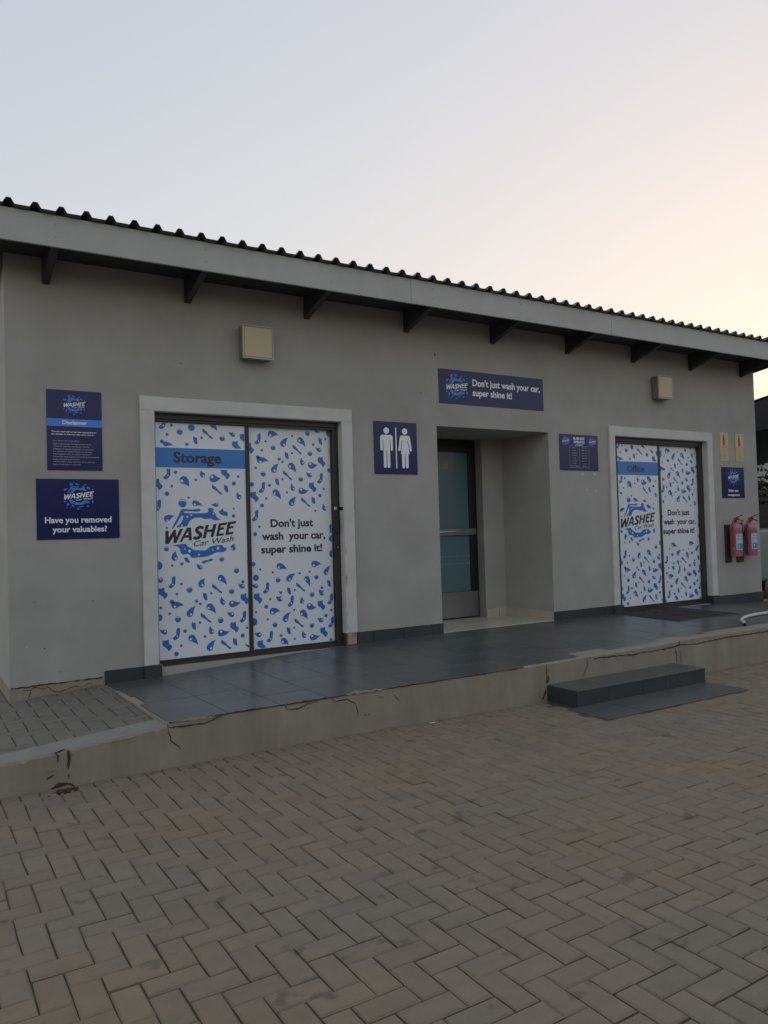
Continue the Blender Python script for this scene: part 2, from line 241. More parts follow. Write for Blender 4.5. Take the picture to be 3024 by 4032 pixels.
LOGO={"top":[[-0.257,0.064],[-0.237,0.102],[-0.211,0.149],[-0.188,0.187],[-0.179,0.215],[-0.168,0.234],[-0.148,0.242],[-0.114,0.239],[-0.069,0.236],[-0.023,0.241],[-0.0,0.244],[0.014,0.232],[0.008,0.22],[-0.012,0.216],[-0.064,0.218],[-0.115,0.221],[-0.137,0.22],[-0.144,0.212],[-0.135,0.206],[-0.092,0.204],[-0.036,0.202],[0.022,0.202],[0.056,0.202],[0.08,0.209],[0.087,0.221],[0.081,0.235],[0.089,0.246],[0.113,0.25],[0.133,0.243],[0.137,0.231],[0.131,0.22],[0.141,0.209],[0.152,0.194],[0.161,0.172],[0.175,0.154],[0.204,0.138],[0.172,0.135],[0.142,0.131],[0.131,0.141],[0.107,0.15],[0.078,0.15],[0.049,0.147],[0.027,0.157],[0.004,0.162],[-0.025,0.16],[-0.048,0.158],[-0.071,0.147],[-0.088,0.133],[-0.1,0.117],[-0.115,0.085],[-0.14,0.082],[-0.179,0.079],[-0.212,0.073],[-0.207,0.087],[-0.184,0.104],[-0.167,0.121],[-0.156,0.142],[-0.15,0.165],[-0.149,0.178],[-0.158,0.183],[-0.172,0.17],[-0.189,0.143],[-0.212,0.105],[-0.246,0.066]],"bot":[[-0.255,-0.087],[-0.211,-0.08],[-0.166,-0.075],[-0.129,-0.074],[-0.121,-0.091],[-0.102,-0.106],[-0.071,-0.118],[-0.068,-0.129],[-0.043,-0.136],[-0.009,-0.137],[0.026,-0.142],[0.054,-0.139],[0.072,-0.128],[0.09,-0.109],[0.119,-0.102],[0.154,-0.097],[0.196,-0.096],[0.216,-0.098],[0.219,-0.111],[0.228,-0.119],[0.251,-0.123],[0.256,-0.135],[0.245,-0.149],[0.224,-0.162],[0.2,-0.164],[0.165,-0.16],[0.141,-0.168],[0.106,-0.183],[0.071,-0.196],[0.036,-0.2],[-0.022,-0.202],[-0.079,-0.204],[-0.09,-0.187],[-0.103,-0.169],[-0.123,-0.168],[-0.157,-0.172],[-0.173,-0.164],[-0.181,-0.144],[-0.189,-0.117],[-0.2,-0.102],[-0.222,-0.093]],"small":[[[0.184,0.217],[0.203,0.225],[0.218,0.243],[0.23,0.231],[0.233,0.218],[0.256,0.215],[0.271,0.205],[0.269,0.179],[0.264,0.166],[0.249,0.176],[0.226,0.179],[0.199,0.194]],[[-0.149,-0.2],[-0.121,-0.198],[-0.113,-0.213],[-0.095,-0.236],[-0.102,-0.246],[-0.122,-0.244],[-0.141,-0.226]],[[0.009,-0.247],[0.035,-0.234],[0.07,-0.228],[0.099,-0.218],[0.119,-0.223],[0.113,-0.237],[0.087,-0.242],[0.058,-0.249],[0.037,-0.262],[0.02,-0.257]]],"topholes":[[-0.112,0.17,0.009],[-0.075,0.186,0.008],[0.134,0.196,0.008],[-0.164,0.093,0.008]],"botholes":[[-0.141,-0.121,0.008],[-0.098,-0.141,0.014],[-0.012,-0.177,0.009],[0.122,-0.139,0.007],[0.17,-0.125,0.014]],"T":[[-0.039,0.294,0.026,0.034,0.266,-0.041,0.282,1],[0.163,0.279,0.02,0.113,0.283,0.165,0.288,1],[-0.297,0.156,0.029,-0.227,0.179,-0.292,0.139,1],[-0.235,-0.195,0.029,-0.221,-0.132,-0.224,-0.203,1],[-0.001,-0.294,0.021,-0.032,-0.259,0.005,-0.291,1],[0.317,-0.126,0.026,0.336,-0.089,0.305,-0.134,1]],"B":[[-0.154,0.293,0.037],[-0.308,-0.115,0.022],[-0.171,-0.254,0.015],[0.204,-0.228,0.023]],"D":[[-0.097,0.343,0.011],[0.331,0.242,0.01],[0.328,0.172,0.017],[-0.301,0.072,0.011],[-0.259,-0.266,0.011]],"W":[[[-0.315,0.046],[-0.284,0.047],[-0.286,-0.017],[-0.238,0.053],[-0.219,0.054],[-0.219,-0.011],[-0.183,0.06],[-0.152,0.064],[-0.217,-0.063],[-0.242,-0.064],[-0.242,-0.005],[-0.287,-0.071],[-0.317,-0.073]],[[-0.19,-0.057],[-0.118,0.07],[-0.081,0.072],[-0.074,-0.044],[-0.101,-0.046],[-0.103,-0.017],[-0.148,-0.021],[-0.165,-0.055]],[[0.04,0.072],[0.019,0.086],[-0.004,0.085],[-0.03,0.073],[-0.043,0.049],[-0.039,0.029],[-0.02,0.012],[-0.009,0.003],[-0.015,-0.008],[-0.032,-0.013],[-0.052,-0.01],[-0.066,-0.029],[-0.047,-0.039],[-0.021,-0.039],[0.008,-0.025],[0.023,-0.001],[0.018,0.022],[-0.002,0.036],[-0.012,0.048],[-0.004,0.059],[0.01,0.061],[0.03,0.053]],[[0.057,0.09],[0.089,0.094],[0.074,0.048],[0.117,0.052],[0.131,0.098],[0.163,0.101],[0.128,-0.019],[0.101,-0.021],[0.111,0.029],[0.068,0.025],[0.056,-0.027],[0.026,-0.03]],[[0.183,0.104],[0.265,0.113],[0.256,0.09],[0.206,0.086],[0.198,0.066],[0.236,0.07],[0.23,0.048],[0.192,0.043],[0.185,0.009],[0.232,0.014],[0.224,-0.007],[0.153,-0.015]],[[0.273,0.116],[0.353,0.125],[0.345,0.101],[0.297,0.097],[0.29,0.075],[0.328,0.079],[0.321,0.058],[0.282,0.054],[0.276,0.019],[0.325,0.025],[0.317,0.002],[0.243,-0.005]]],"Ahole":[[-0.133,0.002],[-0.104,0.005],[-0.107,0.044]],"cw":[[-0.067,-0.103],[0.317,-0.063],[-0.061,-0.051]]}
BLOB={"K":[[-0.041,0.041],[-0.032,0.047],[-0.011,0.044],[0.004,0.051],[0.014,0.047],[0.014,0.027],[0.019,0.01],[0.036,-0.002],[0.042,-0.015],[0.035,-0.032],[0.02,-0.047],[0.008,-0.052],[0.002,-0.037],[-0.01,-0.022],[-0.033,-0.008],[-0.043,0.009]],"O":[[-0.019,0.031],[-0.012,0.036],[-0.001,0.028],[0.015,0.026],[0.017,0.008],[0.021,-0.014],[0.02,-0.031],[0.009,-0.036],[-0.005,-0.028],[-0.014,-0.014],[-0.02,0.009]],"S":[[-0.048,0.047],[-0.038,0.045],[-0.015,0.029],[0.004,0.008],[0.021,-0.013],[0.041,-0.026],[0.051,-0.038],[0.046,-0.046],[0.032,-0.043],[0.018,-0.032],[0.001,-0.014],[-0.022,-0.001],[-0.042,0.012],[-0.048,0.026],[-0.044,0.035]],"N":[[0.021,0.053],[0.03,0.043],[0.029,0.013],[0.025,-0.017],[0.013,-0.038],[-0.009,-0.054],[-0.029,-0.05],[-0.036,-0.036],[-0.025,-0.023],[-0.009,-0.011],[-0.004,0.007],[-0.005,0.029],[0.004,0.048]],"Nh":[0.005,-0.021,0.007]}

# ------------------------------------------------------------------ geometry helpers
WL = {}          # world position of every object's origin

def link(o, parent, loc):
    col.objects.link(o)
    WL[o] = Vector(loc)
    if parent is not None:
        o.parent = parent
        o.location = WL[o] - WL[parent]
    else:
        o.location = loc
    return o

def thing(name, label, cat, loc, group=None):
    o = bpy.data.objects.new(name, None)
    o.empty_display_size = 0.1
    link(o, None, loc)
    o['label'] = label; o['category'] = cat
    if group: o['group'] = group
    return o

def tag(o, label, cat, group=None):
    o['label'] = label; o['category'] = cat
    if group: o['group'] = group
    return o

class MB:
    """Collects geometry in world coordinates; build() makes one mesh object with its origin in its middle."""
    def __init__(s): s.v = []; s.f = []; s.mi = []
    def add(s, vs, fs, mi=0):
        b = len(s.v); s.v += [tuple(p) for p in vs]
        s.f += [tuple(b + i for i in f) for f in fs]; s.mi += [mi] * len(fs)
        return s
    def box(s, x0, x1, y0, y1, z0, z1, mi=0):
        return s.add([(x0, y0, z0), (x1, y0, z0), (x1, y1, z0), (x0, y1, z0), (x0, y0, z1), (x1, y0, z1), (x1, y1, z1), (x0, y1, z1)],
                     [(0, 3, 2, 1), (4, 5, 6, 7), (0, 1, 5, 4), (1, 2, 6, 5), (2, 3, 7, 6), (3, 0, 4, 7)], mi)
    def bbox(s, x0, x1, y0, y1, z0, z1, b=0.003, seg=1, mi=0):
        bm = bmesh.new(); bmesh.ops.create_cube(bm, size=1)
        for v in bm.verts:
            v.co = Vector(((x0 + x1) / 2 + v.co.x * (x1 - x0), (y0 + y1) / 2 + v.co.y * (y1 - y0), (z0 + z1) / 2 + v.co.z * (z1 - z0)))
        bmesh.ops.bevel(bm, geom=bm.edges[:], offset=b, segments=seg, affect='EDGES', profile=0.6)
        return s.bm(bm, mi)
    def bm(s, bm, mi=0):
        bm.verts.index_update()
        s.add([v.co[:] for v in bm.verts], [[v.index for v in f.verts] for f in bm.faces], mi); bm.free(); return s
    def prism_x(s, yz, x0, x1, mi=0):       # polygon in the YZ plane, extruded along X
        n = len(yz)
        return s.add([(x0, y, z) for y, z in yz] + [(x1, y, z) for y, z in yz],
                     [tuple(range(n)), tuple(range(2 * n - 1, n - 1, -1))] + [(i + n, (i + 1) % n + n, (i + 1) % n, i) for i in range(n)], mi)
    def prism_y(s, xz, y0, y1, mi=0):       # polygon in the XZ plane, extruded along Y (concave allowed)
        n = len(xz)
        tris = tessellate_polygon([[Vector((x, z, 0)) for x, z in xz]])
        vs = [(x, y0, z) for x, z in xz] + [(x, y1, z) for x, z in xz]
        fs = [t for t in tris] + [(c + n, b + n, a + n) for a, b, c in tris] + [(i, (i + 1) % n, (i + 1) % n + n, i + n) for i in range(n)]
        return s.add(vs, fs, mi)
    def flat(s, loops, y, mi=0):            # printed shape with holes, facing -Y
        loops = [l for l in loops if len(l) > 2]
        if not loops: return s
        tris = tessellate_polygon([[Vector((x, z, 0)) for x, z in l] for l in loops])
        vs = [p for l in loops for p in l]
        out = []
        for a, b, c in tris:
            pa, pb, pc = vs[a], vs[b], vs[c]
            ar = (pb[0] - pa[0]) * (pc[1] - pa[1]) - (pc[0] - pa[0]) * (pb[1] - pa[1])
            if abs(ar) < 1e-10: continue
            out.append((a, b, c) if ar > 0 else (a, c, b))
        return s.add([(x, y, z) for x, z in vs], out, mi)
    def rect(s, x0, x1, z0, z1, y, mi=0):
        return s.add([(x0, y, z0), (x1, y, z0), (x1, y, z1), (x0, y, z1)], [(0, 1, 2, 3)], mi)
    def tube(s, pts, rad, seg=10, mi=0, caps=True):
        pts = [Vector(p) for p in pts]; n = len(pts); rings = []
        rads = rad if isinstance(rad, (list, tuple)) else [rad] * n
        up = Vector((0, 0, 1))
        for i, p in enumerate(pts):
            t = (pts[min(i + 1, n - 1)] - pts[max(i - 1, 0)]).normalized()
            a = t.cross(up)
            if a.length < 1e-3: a = t.cross(Vector((1, 0, 0)))
            a.normalize(); b = a.cross(t).normalized()
            rings.append([p + (a * math.cos(k * 2 * math.pi / seg) + b * math.sin(k * 2 * math.pi / seg)) * rads[i] for k in range(seg)])
        vs = [q for r in rings for q in r]
        fs = [(i * seg + k, i * seg + (k + 1) % seg, (i + 1) * seg + (k + 1) % seg, (i + 1) * seg + k) for i in range(n - 1) for k in range(seg)]
        if caps: fs += [tuple(range(seg - 1, -1, -1)), tuple((n - 1) * seg + k for k in range(seg))]
        return s.add(vs, fs, mi)
    def lathe(s, cx, cy, prof, seg=24, mi=0):   # prof: (radius, z)
        vs = [(cx + r * math.cos(k * 2 * math.pi / seg), cy + r * math.sin(k * 2 * math.pi / seg), z) for r, z in prof for k in range(seg)]
        n = len(prof)
        fs = [(i * seg + k, i * seg + (k + 1) % seg, (i + 1) * seg + (k + 1) % seg, (i + 1) * seg + k) for i in range(n - 1) for k in range(seg)]
        fs += [tuple(range(seg - 1, -1, -1)), tuple((n - 1) * seg + k for k in range(seg))]
        return s.add(vs, fs, mi)
    def build(s, name, mats, parent=None, smooth=False, origin=None, kind=None, fix=False):
        if not isinstance(mats, (list, tuple)): mats = [mats]
        if origin is None:
            lo = [min(v[i] for v in s.v) for i in range(3)]; hi = [max(v[i] for v in s.v) for i in range(3)]
            origin = ((lo[0] + hi[0]) / 2, (lo[1] + hi[1]) / 2, lo[2])
        me = bpy.data.meshes.new(name)
        ox, oy, oz = origin
        me.from_pydata([(x - ox, y - oy, z - oz) for x, y, z in s.v], [], s.f)
        for m in mats: me.materials.append(M[m] if isinstance(m, str) else m)
        if len(mats) > 1: me.polygons.foreach_set('material_index', s.mi)
        if fix:
            bm = bmesh.new(); bm.from_mesh(me); bmesh.ops.recalc_face_normals(bm, faces=bm.faces); bm.to_mesh(me); bm.free()
        if smooth:
            me.polygons.foreach_set('use_smooth', [True] * len(me.polygons))
            me.set_sharp_from_angle(angle=R(40))
        me.update()
        o = bpy.data.objects.new(name, me)
        link(o, parent, origin)
        if kind: o['kind'] = kind
        return o

def circ(cx, cz, r, n=16, rx=None):
    rx = rx or r
    return [(cx + rx * math.cos(i * 2 * math.pi / n), cz + r * math.sin(i * 2 * math.pi / n)) for i in range(n)]

def smooth_loop(p, k=3):
    n = len(p); out = []
    for i in range(n):
        a, b, c, d = p[i - 1], p[i], p[(i + 1) % n], p[(i + 2) % n]
        for j in range(k):
            t = j / k
            out.append(tuple(0.5 * (2 * b[q] + (c[q] - a[q]) * t + (2 * a[q] - 5 * b[q] + 4 * c[q] - d[q]) * t * t + (3 * b[q] - a[q] - 3 * c[q] + d[q]) * t ** 3) for q in (0, 1)))
    return out

def tear(cx, cz, r, tx, tz, bend):
    d = Vector((tx - cx, tz - cz)); L = d.length
    if L < 1e-4: return circ(cx, cz, r)
    d /= L
    n = Vector((-d.y, d.x)) * bend          # convex side
    c = Vector((cx, cz)); t = Vector((tx, tz))
    def bez(p0, p1, p2, k):
        return [p0 * (1 - u) ** 2 + p1 * 2 * u * (1 - u) + p2 * u * u for u in [i / k for i in range(k)]]
    A = c + n * r; Bp = c - n * r * 0.94 + d * r * 0.35
    out = bez(A, c + n * r * 1.05 + d * L * 0.55, t, 8)
    out += bez(t, c + d * L * 0.62 + n * r * 0.10, Bp, 7)
    a0 = math.atan2((Bp - c).y, (Bp - c).x); a1 = math.atan2((A - c).y, (A - c).x)
    sgn = -1 if bend > 0 else 1             # go round the back of the head
    da = (a1 - a0)
    while da * sgn < 0: da += sgn * 2 * math.pi
    while abs(da) > 2 * math.pi: da -= sgn * 2 * math.pi
    for i in range(11):
        a = a0 + da * i / 11
        out.append(c + Vector((math.cos(a), math.sin(a))) * r)
    return [(p.x, p.y) for p in out]

def crescent(cx, cz, r):
    a = [(cx + 0.84 * r * math.cos(t), cz + 0.84 * r * math.sin(t)) for t in [R(25 + i * 13) for i in range(11)]]
    b = [(cx + 0.80 * r * math.cos(t), cz - 0.02 * r + 0.60 * r * math.sin(t)) for t in [R(30 + i * 12) for i in range(11)]]
    return a + b[::-1]

def clip(loop, x0, x1, z0, z1):
    def cut(p, ax, lim, keep):
        out = []
        for i in range(len(p)):
            a, b = p[i - 1], p[i]
            ia, ib = keep(a[ax], lim), keep(b[ax], lim)
            if ia != ib:
                t = (lim - a[ax]) / (b[ax] - a[ax])
                out.append((a[0] + (b[0] - a[0]) * t, a[1] + (b[1] - a[1]) * t))
            if ib: out.append(b)
        return out
    ge = lambda v, l: v >= l
    le = lambda v, l: v <= l
    for ax, lim, k in ((0, x0, ge), (0, x1, le), (1, z0, ge), (1, z1, le)):
        if not loop: return []
        loop = cut(loop, ax, lim, k)
    return loop

def drop_loops(d):
    k = d[0]
    if k == 'T':
        _, cx, cz, r, tx, tz, hx, hz, bend = d
        ls = [tear(cx, cz, r, tx, tz, bend)]
        if hx < 8: ls.append(circ(hx, hz, r * 0.36, 12))
        return ls
    if k == 'B': return [circ(d[1], d[2], d[3], 22), crescent(d[1], d[2], d[3])]
    if k == 'D': return [circ(d[1], d[2], d[3], 18)]
    ls = [[(d[1] + p[0], d[2] + p[1]) for p in smooth_loop(BLOB[k])]]
    if k == 'N': ls.append(circ(d[1] + BLOB['Nh'][0], d[2] + BLOB['Nh'][1], 0.007, 10))
    return ls

_cap = None
def text_mb(mb, s, x0, x1, zb, cap, y, bold=0.0, mi=0, shear=0.0, xf=None):
    """Lettering fitted to the width x0..x1 with its baseline at zb and capital height cap."""
    global _cap
    def raw(t):
        cu = bpy.data.curves.new('lettering', 'FONT'); cu.body = t; cu.size = 1.0
        cu.offset = bold; cu.resolution_u = 3; cu.shear = shear
        ob = bpy.data.objects.new('lettering', cu); col.objects.link(ob)
        dg = bpy.context.evaluated_depsgraph_get(); dg.update()
        me = bpy.data.meshes.new_from_object(ob.evaluated_get(dg))
        vs = [(v.co.x, v.co.y) for v in me.vertices]; fs = [tuple(p.vertices) for p in me.polygons]
        bpy.data.objects.remove(ob); bpy.data.curves.remove(cu); bpy.data.meshes.remove(me)
        return vs, fs
    if _cap is None:
        v, _ = raw('H'); _cap = max(p[1] for p in v) - min(p[1] for p in v)
    v, f = raw(s)
    a, b = min(p[0] for p in v), max(p[0] for p in v)
    kx = (x1 - x0) / (b - a); kz = cap / 0.70 if True else cap / _cap
    pts = [(x0 + (p[0] - a) * kx, zb + p[1] * kz) for p in v]
    if xf: pts = [xf(((p[0] - a) / (b - a), p[1] / 0.70)) for p in v]
    ff = []
    for q in f:
        ar = sum(pts[q[i]][0] * pts[q[(i + 1) % len(q)]][1] - pts[q[(i + 1) % len(q)]][0] * pts[q[i]][1] for i in range(len(q)))
        ff.append(q if ar > 0 else q[::-1])
    mb.add([(x, y, z) for x, z in pts], ff, mi)

def logo_loops(cx, cz, k):
    T = lambda p: (cx + p[0] * k, cz + p[1] * k)
    sp = [[[T(p) for p in LOGO['top']]] + [circ(*T(h), h[2] * k, 10) for h in LOGO['topholes']],
          [[T(p) for p in LOGO['bot']]] + [circ(*T(h), h[2] * k, 10) for h in LOGO['botholes']]]
    sp += [[[T(p) for p in smooth_loop(q, 2)]] for q in LOGO['small']]
    for t in LOGO['T']:
        sp.append([tear(*T(t), t[2] * k, *T(t[3:5]), t[7]), circ(*T(t[5:7]), t[2] * k * 0.36, 10)])
    for b in LOGO['B']: sp.append([circ(*T(b), b[2] * k, 18), crescent(*T(b), b[2] * k)])
    for b in LOGO['D']: sp.append([circ(*T(b), b[2] * k, 14)])
    wd = [[[T(p) for p in q]] for q in LOGO['W']]
    wd[1].append([T(p) for p in LOGO['Ahole']])
    wd[2] = [smooth_loop(wd[2][0], 2)]
    return sp, wd

def add_logo(parent, cx, cz, k, y, splash, word, small=True):
    sp, wd = logo_loops(cx, cz, k)
    mb = MB()
    for l in sp: mb.flat(l, y)
    mb.build('logo_splash', splash, parent)
    mb = MB()
    for l in wd: mb.flat(l, y - 0.0008)
    if small:
        a, b, c = LOGO['cw']
        def xf(uv):
            u, v = uv
            return (cx + k * (a[0] + (b[0] - a[0]) * u + (c[0] - a[0]) * v * 0.9 + 0.012 * v), cz + k * (a[1] + (b[1] - a[1]) * u + (c[1] - a[1]) * v))
        text_mb(mb, 'Car Wash', 0, 1, 0, 1, y - 0.0008, bold=0.006, xf=xf)
    mb.build('logo_lettering', word, parent)

def lerp_tab(tab, x):
    if x <= tab[0][0]: return tab[0][1]
    for (a, b), (c, d) in zip(tab, tab[1:]):
        if x <= c: return b + (d - b) * (x - a) / (c - a)
    return tab[-1][1]

KY = -1.85
Z_WALL = [(1.39, 0.255), (1.86, 0.264), (2.7, 0.315), (3.8, 0.355), (5.0, 0.365), (8.0, 0.358), (9.5, 0.345), (10.66, 0.29), (13, 0.27)]
Z_KERB = [(1.39, 0.296), (4.6, 0.305), (5.7, 0.318), (6.4, 0.328), (8.0, 0.328), (10.7, 0.30), (13, 0.27)]
def plat_z(x, y):
    t = max(0.0, min(1.0, -y / 1.85))
    t2 = t ** 0.7
    return lerp_tab(Z_WALL, x) * (1 - t2) + lerp_tab(Z_KERB, x) * t2
def walk_z(x): return 0.152 + 0.079 * max(-0.8, min(1.5, x))

def gz(x): return lerp_tab([(-3, .010), (2.7, .008), (4.5, -.020), (8, -.028), (16, -.028)], x)
# ------------------------------------------------------------------ the yard: ground, joint bed, pavers
g = MB(); S = 400
g.add([(-S, -S, -0.06), (S, -S, -0.06), (S, S, -0.06), (-S, S, -0.06)], [(0, 1, 2, 3)])
g.build('ground', 'ground', kind='structure', origin=(0, 0, -0.06))

bed = MB()
bx_ = [-3, 2.7, 4.5, 8, 16]
for xa_, xb_ in zip(bx_, bx_[1:]):
    bed.add([(xa_, -7.5, gz(xa_) - .011), (xb_, -7.5, gz(xb_) - .011), (xb_, KY + .05, gz(xb_) - .011), (xa_, KY + .05, gz(xa_) - .011)], [(0, 1, 2, 3)])
yard = bed.build('paved_yard', 'sand', kind='structure', origin=(0, -4, -0.016))

PW = 0.1015
def paver_mesh(name, lx, ly, b=0.007, h=0.05, seed=0):
    """Brick with a worn chamfer, top at z = 0."""
    rr = random.Random(seed)
    x, y = lx / 2, ly / 2
    j = lambda s=0.0016: rr.uniform(-s, s)
    cs = [(-x, -y), (x, -y), (x, y), (-x, y)]
    v = [(px + j(), py + j(), -h) for px, py in cs] + [(px + j(), py + j(), -0.0062) for px, py in cs] + \
        [(px * (1 - b / x) + j(), py * (1 - b / y) + j(), j(0.0006)) for px, py in cs]
    f = [(0, 1, 5, 4), (1, 2, 6, 5), (2, 3, 7, 6), (3, 0, 4, 7), (4, 5, 9, 8), (5, 6, 10, 9), (6, 7, 11, 10), (7, 4, 8, 11), (8, 9, 10, 11)]
    return v, f

def as_mesh(name, vf, m):
    me = bpy.data.meshes.new(name); me.from_pydata(vf[0], [], vf[1]); me.materials.append(M[m]); me.update(); return me

JT = 0.0055
PVAR = 6
pav_long = [paver_mesh('p', 2 * PW - JT, PW - JT, seed=i) for i in range(PVAR)]
pav_head = [paver_mesh('p', PW - JT, 0.118 - JT, seed=50 + i) for i in range(PVAR)]
me_long = [as_mesh('paver', p, 'paver') for p in pav_long]
me_head = [as_mesh('paver', p, 'paver') for p in pav_head]

def project(p):
    d = Vector(p) - CAM; z = d.dot(_f)
    if z < 0.2: return None
    return (1512 + 3040.22 * d.dot(_r) / z, 2016 - 3040.22 * d.dot(_u) / z, z)

bricks = []
AX, AY = 0.331, -3.448
Y_TOP = KY - 0.118 - 0.002
for i in range(-60, 160):
    for jj in range(-60, 60):
        d = (i + jj) % 4
        x = AX + i * PW; y = AY - (1 + 0) * PW + jj * PW      # cell lower-left corner; x-brick cell top-left is the anchor
        if d == 0: cx, cy, rot, hx, hy = x + PW, y + PW / 2, 0.0, PW, PW / 2
        elif d == 2: cx, cy, rot, hx, hy = x + PW / 2, y + PW, math.pi / 2, PW / 2, PW
        else: continue
        if cy - hy > Y_TOP - 0.02 or cy < -6.4 or cx < -1.4 or cx > 13.0: continue
        cut = cy + hy - Y_TOP
        bricks.append((cx, cy, rot, 0, max(0.0, cut), hy))
nx = -1.4
while nx < 13.0:
    bricks.append((nx + PW / 2, KY - 0.060, 0.0, 1, 0.0, 0.0)); nx += PW
vis = []
STEP = (4.53, 6.30, -2.63, KY)
for b in bricks:
    if STEP[0] + 0.05 < b[0] < STEP[1] - 0.05 and STEP[2] + 0.06 < b[1]: continue
    p = project((b[0], b[1], 0))
    area = 0
    if p and -60 < p[0] < 3084 and p[1] < 4100: area = 1.0 / p[2] ** 3
    vis.append((area, b))
vis.sort(key=lambda t: -t[0])
big = MB()
rb = random.Random(3)
kcount = 0
for area, b in vis:
    cx, cy, rot, kind, cut, hy = b
    k = rb.randrange(PVAR)
    ex = (rb.gauss(0, 0.0028), rb.gauss(0, 0.0035), rot + rb.gauss(0, 0.006) + (math.pi if rb.random() < .5 else 0))
    loc = Vector((cx + rb.gauss(0, 0.0008), cy + rb.gauss(0, 0.0008), gz(cx) + rb.gauss(0, 0.0016)))
    if 0.66 < cx < 0.86 and cy > -2.06:        # settled, broken bricks where the drain pipe has leaked
        ex = (rb.gauss(0, 0.03), rb.gauss(0, 0.03), ex[2] + rb.gauss(0, .05)); loc.z -= 0.004
    sc = 1.0
    if cut > 0.004:
        sc = max(0.1, (2 * hy - cut) / (2 * hy)); loc.y -= cut / 2
    mtx = Matrix.Translation(loc) @ Matrix.Scale(sc, 4, (0, 1, 0)) @ Matrix.Rotation(ex[2], 4, 'Z') @ Matrix.Rotation(ex[0], 4, 'X') @ Matrix.Rotation(ex[1], 4, 'Y')
    if kcount < 300 and area > 0 and sc > 0.99:
        o = bpy.data.objects.new('paver', (me_head if kind else me_long)[k])
        col.objects.link(o); o.parent = yard
        o.matrix_local = Matrix.Translation(-WL[yard]) @ mtx
        kcount += 1
    else:
        v, f = (pav_head if kind else pav_long)[k]
        big.add([mtx @ Vector(p) for p in v], f)
big.build('paver_mass', 'paver_far', yard, kind='stuff')

# ------------------------------------------------------------------ raised platform with slate tiles
pl = MB()
xs = [1.39 + i * 0.1 for i in range(int((13 - 1.39) / 0.1) + 1)]
rk = random.Random(11)
top, nose, face, low = [], [], [], []
for x in xs:
    zk = plat_z(x, KY); jag = rk.uniform(-0.004, 0.004)
    top.append((x, 0.30, plat_z(x, 0) - 0.012))
    nose.append((x, KY + 0.012 + abs(jag), zk + (0.0 if x > 5.0 else -0.004)))
    face.append((x, KY, zk - 0.014 + jag))
    low.append((x, KY - 0.004, -0.08))
rows = []
NR = 12
for r_ in range(NR + 1):
    y = 0.30 + (KY + 0.012 - 0.30) * r_ / NR
    rows.append([(x, y, plat_z(x, min(0, y)) - (0.009 if (r_ < NR - 1 or x < 5.0) else 0.0)) for x in xs])
rows[-1] = nose
rows += [face, low]
W_ = len(xs)
vs = [p for r_ in rows for p in r_]
fs = [(i * W_ + k, (i + 1) * W_ + k, (i + 1) * W_ + k + 1, i * W_ + k + 1) for i in range(len(rows) - 1) for k in range(W_ - 1)]
nb = len(vs)
mi = [0] * len(fs)
pl.add(vs, fs)
# left end cap
ecap = [rows[i][0] for i in range(len(rows))] + [(1.39, 0.30, -0.08)]
pl.add(ecap, [tuple(range(len(ecap)))])
platform = pl.build('raised_platform', 'kerb', kind='structure', smooth=False)

TS = 0.3705
tile_x0 = 4.024 - TS * 8
def tile_obj(xa, xb, ya, yb, zf, parent, name='floor_tile', m='slate', th=0.010, g_=0.0022, b=0.0015):
    xa += g_; xb -= g_; ya += g_; yb -= g_
    c = [(xa, ya), (xb, ya), (xb, yb), (xa, yb)]
    cz = [zf(x, y) for x, y in c]
    jz = random.uniform(-0.0008, 0.0008)
    inn = [(xa + b, ya + b), (xb - b, ya + b), (xb - b, yb - b), (xa + b, yb - b)]
    mb = MB()
    v = [(c[i][0], c[i][1], cz[i] - th) for i in range(4)] + [(c[i][0], c[i][1], cz[i] - b + jz) for i in range(4)] + [(inn[i][0], inn[i][1], cz[i] + jz) for i in range(4)]
    mb.add(v, [(0, 1, 5, 4), (1, 2, 6, 5), (2, 3, 7, 6), (3, 0, 4, 7), (4, 5, 9, 8), (5, 6, 10, 9), (6, 7, 11, 10), (7, 4, 8, 11), (8, 9, 10, 11)])
    return mb.build(name, m, parent)
i = 0
x = tile_x0
while x < 12.4:
    xa, xb = x, x + TS
    x += TS
    if xb < 1.5: xlast = xb; continue
    if xa < 1.5: xa = 1.40
    for r_ in range(5):
        yb = -r_ * TS - 0.012; ya = yb - TS
        if r_ == 4:
            edge = KY - 0.004 if xb < 4.75 else (KY + 0.035 if xb < 5.6 else KY + 0.105 + 0.02 * math.sin(xb * 3))
            ya = edge
        xl = max(xa, 1.40)
        if xa < 1.41 and r_ in (1, 2): xl = 1.45 if r_ == 2 else 1.425
        if xb - xl < 0.03: continue
        tile_obj(xl, xb, ya, yb, plat_z, platform)

